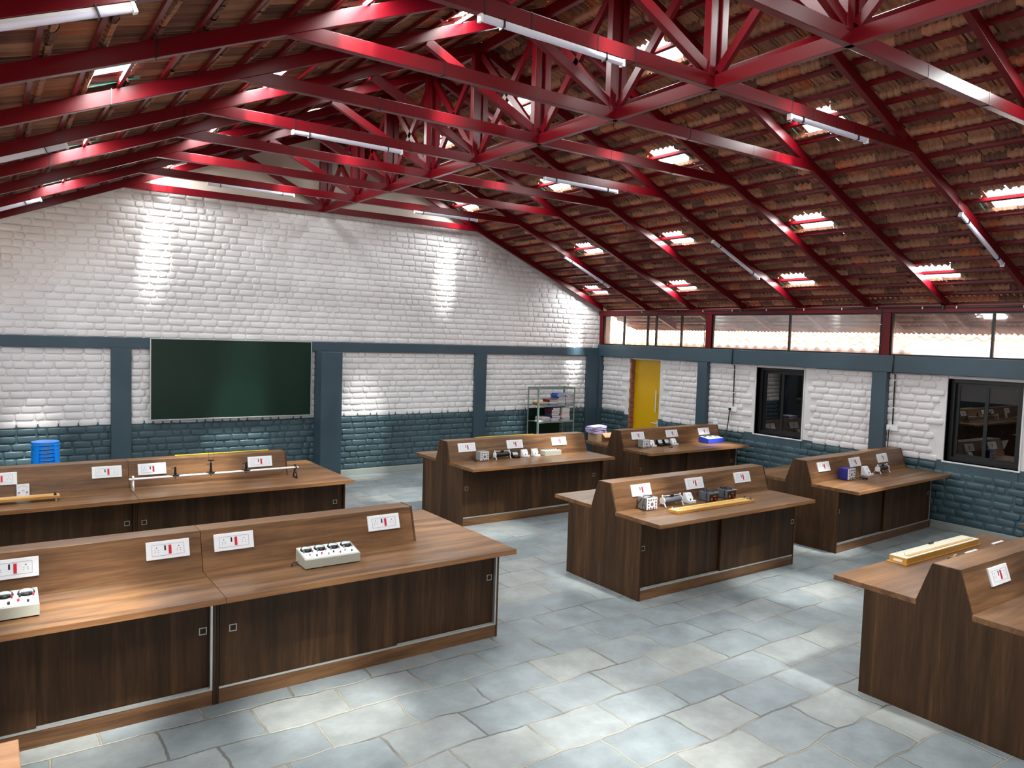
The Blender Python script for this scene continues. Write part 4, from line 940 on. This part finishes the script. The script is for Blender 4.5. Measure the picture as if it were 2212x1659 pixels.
# right foreground bench
t = thing('wooden_sound_box', 'long yellow wooden box with cream top on the right foreground bench', 'apparatus box', (6.43, 2.985, ZT))
m = MB(); m.box(-0.62, 0.62, -0.078, 0.078, 0, 0.006); m.build('base_board', M['pine'], t)
MB().box(-0.60, 0.60, -0.070, 0.070, 0.006, 0.048).build('box_body', M['ochre'], t, bevel=0.002)
MB().box(-0.60, 0.60, -0.070, 0.070, 0.0485, 0.052).build('top_panel', M['cream_panel'], t)
MB().box(-0.53, 0.55, -0.046, -0.018, 0.0525, 0.055).build('scale_strip', M['pine'], t)
m = MB()
for x, y in ((-0.565, 0.03), (-0.545, -0.02)): m.cyl((x, y, 0.052), (x, y, 0.078), 0.0028, 8); m.cyl((x-0.008, y, 0.074), (x+0.008, y, 0.074), 0.002, 6)
m.build('tuning_peg', M['steel'], t)
m = MB(); m.box(0.0, 0.07, 0.052, 0.066, 0.052, 0.068); m.build('bridge_block', M['black'], t, bevel=0.003)
m = MB(); m.tube([(-0.565, 0.058, 0.064), (0.55, 0.058, 0.064)], 0.001, 5); m.build('wire', M['blackmetal'], t)
MB().box(-0.604, -0.600, -0.035, 0.035, 0.014, 0.032).build('paper_label', M['white_pl'], t)
t = thing('spark_timer', 'small black and brass instrument on the right foreground bench', 'instrument', (6.34, 2.80, ZT))
MB().box(-0.05, 0.09, -0.03, 0.03, 0, 0.016).build('base', M['black'], t, bevel=0.002)
MB().box(-0.045, 0.02, -0.024, 0.024, 0.016, 0.026).build('brass_plate', M['gold'], t)
m = MB()
for x in (0.0, 0.025): m.cyl((x, 0, 0.026), (x, 0, 0.042), 0.007, 12)
m.build('terminal', M['steel'], t)
for i, (x, y) in enumerate(((6.71, 2.835), (7.25, 2.855))):
    o = MB().box(-0.095, 0.095, -0.012, 0.012, 0, 0.010).build('white_strip', M['white_pl'], loc=(x, y, ZT), bevel=0.002)
    tag(o, 'short white strip on the right foreground bench, %s the small brass instrument' % ('nearer' if i == 0 else 'farther from'), 'strip', 'white strips on the right foreground bench')

# ---------------------------------------------------------------- conduits and wall sockets (right wall)
t = thing('black_conduit', 'long black conduit with white clips along the red eaves beam', 'conduit', (10.69, 0, 3.03))
m = MB(); m.tube([(0, y, 0.004*math.sin(y*1.3)) for y in [10.97-0.5*i for i in range(27)]], 0.008, 8); m.build('pipe', M['black'], t)
for i, y in enumerate([10.8, 9.9, 9.25, 8.6, 7.9, 7.2, 6.55, 6.0, 5.35, 4.9, 4.1, 3.8, 2.9, 2.0]):
    MB().box(-0.012, 0.006, y-0.006, y+0.006, -0.016, 0.016).build('clip', M['white_pl'], t)
for y in (9.9, 8.42, 5.08, 3.98):
    m = MB(); m.cyl((0.002, y, -0.02), (0.002, y, 0.03), 0.026, 12); m.build('junction_box', M['black'], t)
for y, z1, nm in ((9.20, 2.36, 'on the red post right of the door'), (5.935, 2.36, 'on the red post between the windows')):
    t = thing('black_conduit', 'short upright black conduit %s' % nm, 'conduit', (10.695, y, 0))
    m = MB(); m.cyl((0, 0, z1), (0, 0, 3.02), 0.008, 8); m.build('pipe', M['black'], t)
    m = MB()
    for z in (2.5, 2.8): m.box(-0.012, 0.006, -0.012, 0.012, z-0.004, z+0.004)
    m.build('clip', M['white_pl'], t)
for y, yb, nm in ((8.56, 8.56, 'between door and first window'), (5.72, 5.72, 'beside the pillar left of the second window')):
    t = thing('black_conduit', 'thin black conduit down the right wall %s' % nm, 'conduit', (0, y, 0))
    m = MB(); m.tube([(10.69, 0, 2.36), (10.69, 0, 2.10), (10.77, 0, 2.08), (10.78, 0, 1.36)], 0.009, 8); m.build('pipe', M['black'], t)
    m = MB()
    for z in (2.0, 1.6): m.box(10.762, 10.80, -0.014, 0.014, z-0.006, z+0.006)
    m.build('clip', M['white_pl'], t)
    t = thing('wall_socket', 'white wall socket with a plug %s' % nm, 'socket', (10.79, y+0.02, 1.31))
    MB().box(-0.03, 0.02, -0.11, 0.06, -0.04, 0.04).build('socket_box', M['white_pl'], t, bevel=0.004)
    m = MB(); m.box(-0.055, -0.030, 0.0, 0.04, -0.025, 0.02); m.build('plug', M['black'] if y > 7 else M['white_pl'], t, bevel=0.004)
cz = thing('black_cable', 'thick black cable hanging from the wall socket to the farthest right bench', 'cable', (0, 0, 0))
cable(cz, [(10.745, 8.60, 1.28), (10.72, 8.60, 1.1), (10.66, 8.58, 0.9), (10.60, 8.57, 0.80), (10.55, 8.56, 0.70), (10.6, 8.56, 0.3)], 0.010, 'cable_sheath')
cz = thing('black_cable', 'black cable hanging from the wall socket beside the second window', 'cable', (0, 0, 0))
cable(cz, [(10.745, 5.75, 1.28), (10.74, 5.75, 1.0), (10.75, 5.74, 0.7), (10.75, 5.74, 0.4)], 0.007, 'cable_sheath')
t = thing('wall_socket', 'small white socket low on the wall behind the farthest right bench', 'socket', (10.79, 8.93, 1.0))
MB().box(-0.015, 0.02, -0.045, 0.045, -0.04, 0.04).build('socket_box', M['white_pl'], t, bevel=0.004)

# ---------------------------------------------------------------- outside: neighbouring tiled roof
V = []; F = []; tint = []; rnd = random.Random(21)
X0, Z0, SL = 13.15, 2.36, 0.42; n_c = 12; y0 = -8; ny = 110; prof = [(0,0.0),(0.12,0.012),(0.25,0.045),(0.38,0.055),(0.5,0.045),(0.62,0.012),(0.75,0.0),(1,0.0)]
for k in range(n_c):
    for i in range(ny):
        tn = rnd.random(); b0 = len(V); j = rnd.uniform(-.005,.005)
        for s, off in ((k*0.30, -0.01), (k*0.30, 0.035), (k*0.30+0.31, 0.0)):
            for u, hgt in prof: V.append((X0+s, y0+(i+u)*0.235, Z0+SL*s+off+hgt+j))
        for r in range(2):
            for q in range(len(prof)-1):
                a = b0+r*len(prof)+q; F.append((a, a+1, a+len(prof)+1, a+len(prof))); tint.append(tn)
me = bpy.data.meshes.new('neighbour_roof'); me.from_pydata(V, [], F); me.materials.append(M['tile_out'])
at = me.attributes.new('tint', 'FLOAT', 'FACE'); at.data.foreach_set('value', tint); me.update()
o = bpy.data.objects.new('neighbouring_roof', me); COL.objects.link(o); tag(o, 'sunlit scalloped tile roof of the next building, seen through the clerestory', 'roof')
struct(MB().box(13.35, 17.0, -8, 18, -0.2, 2.40).build('wall_outside', M['plaster']))
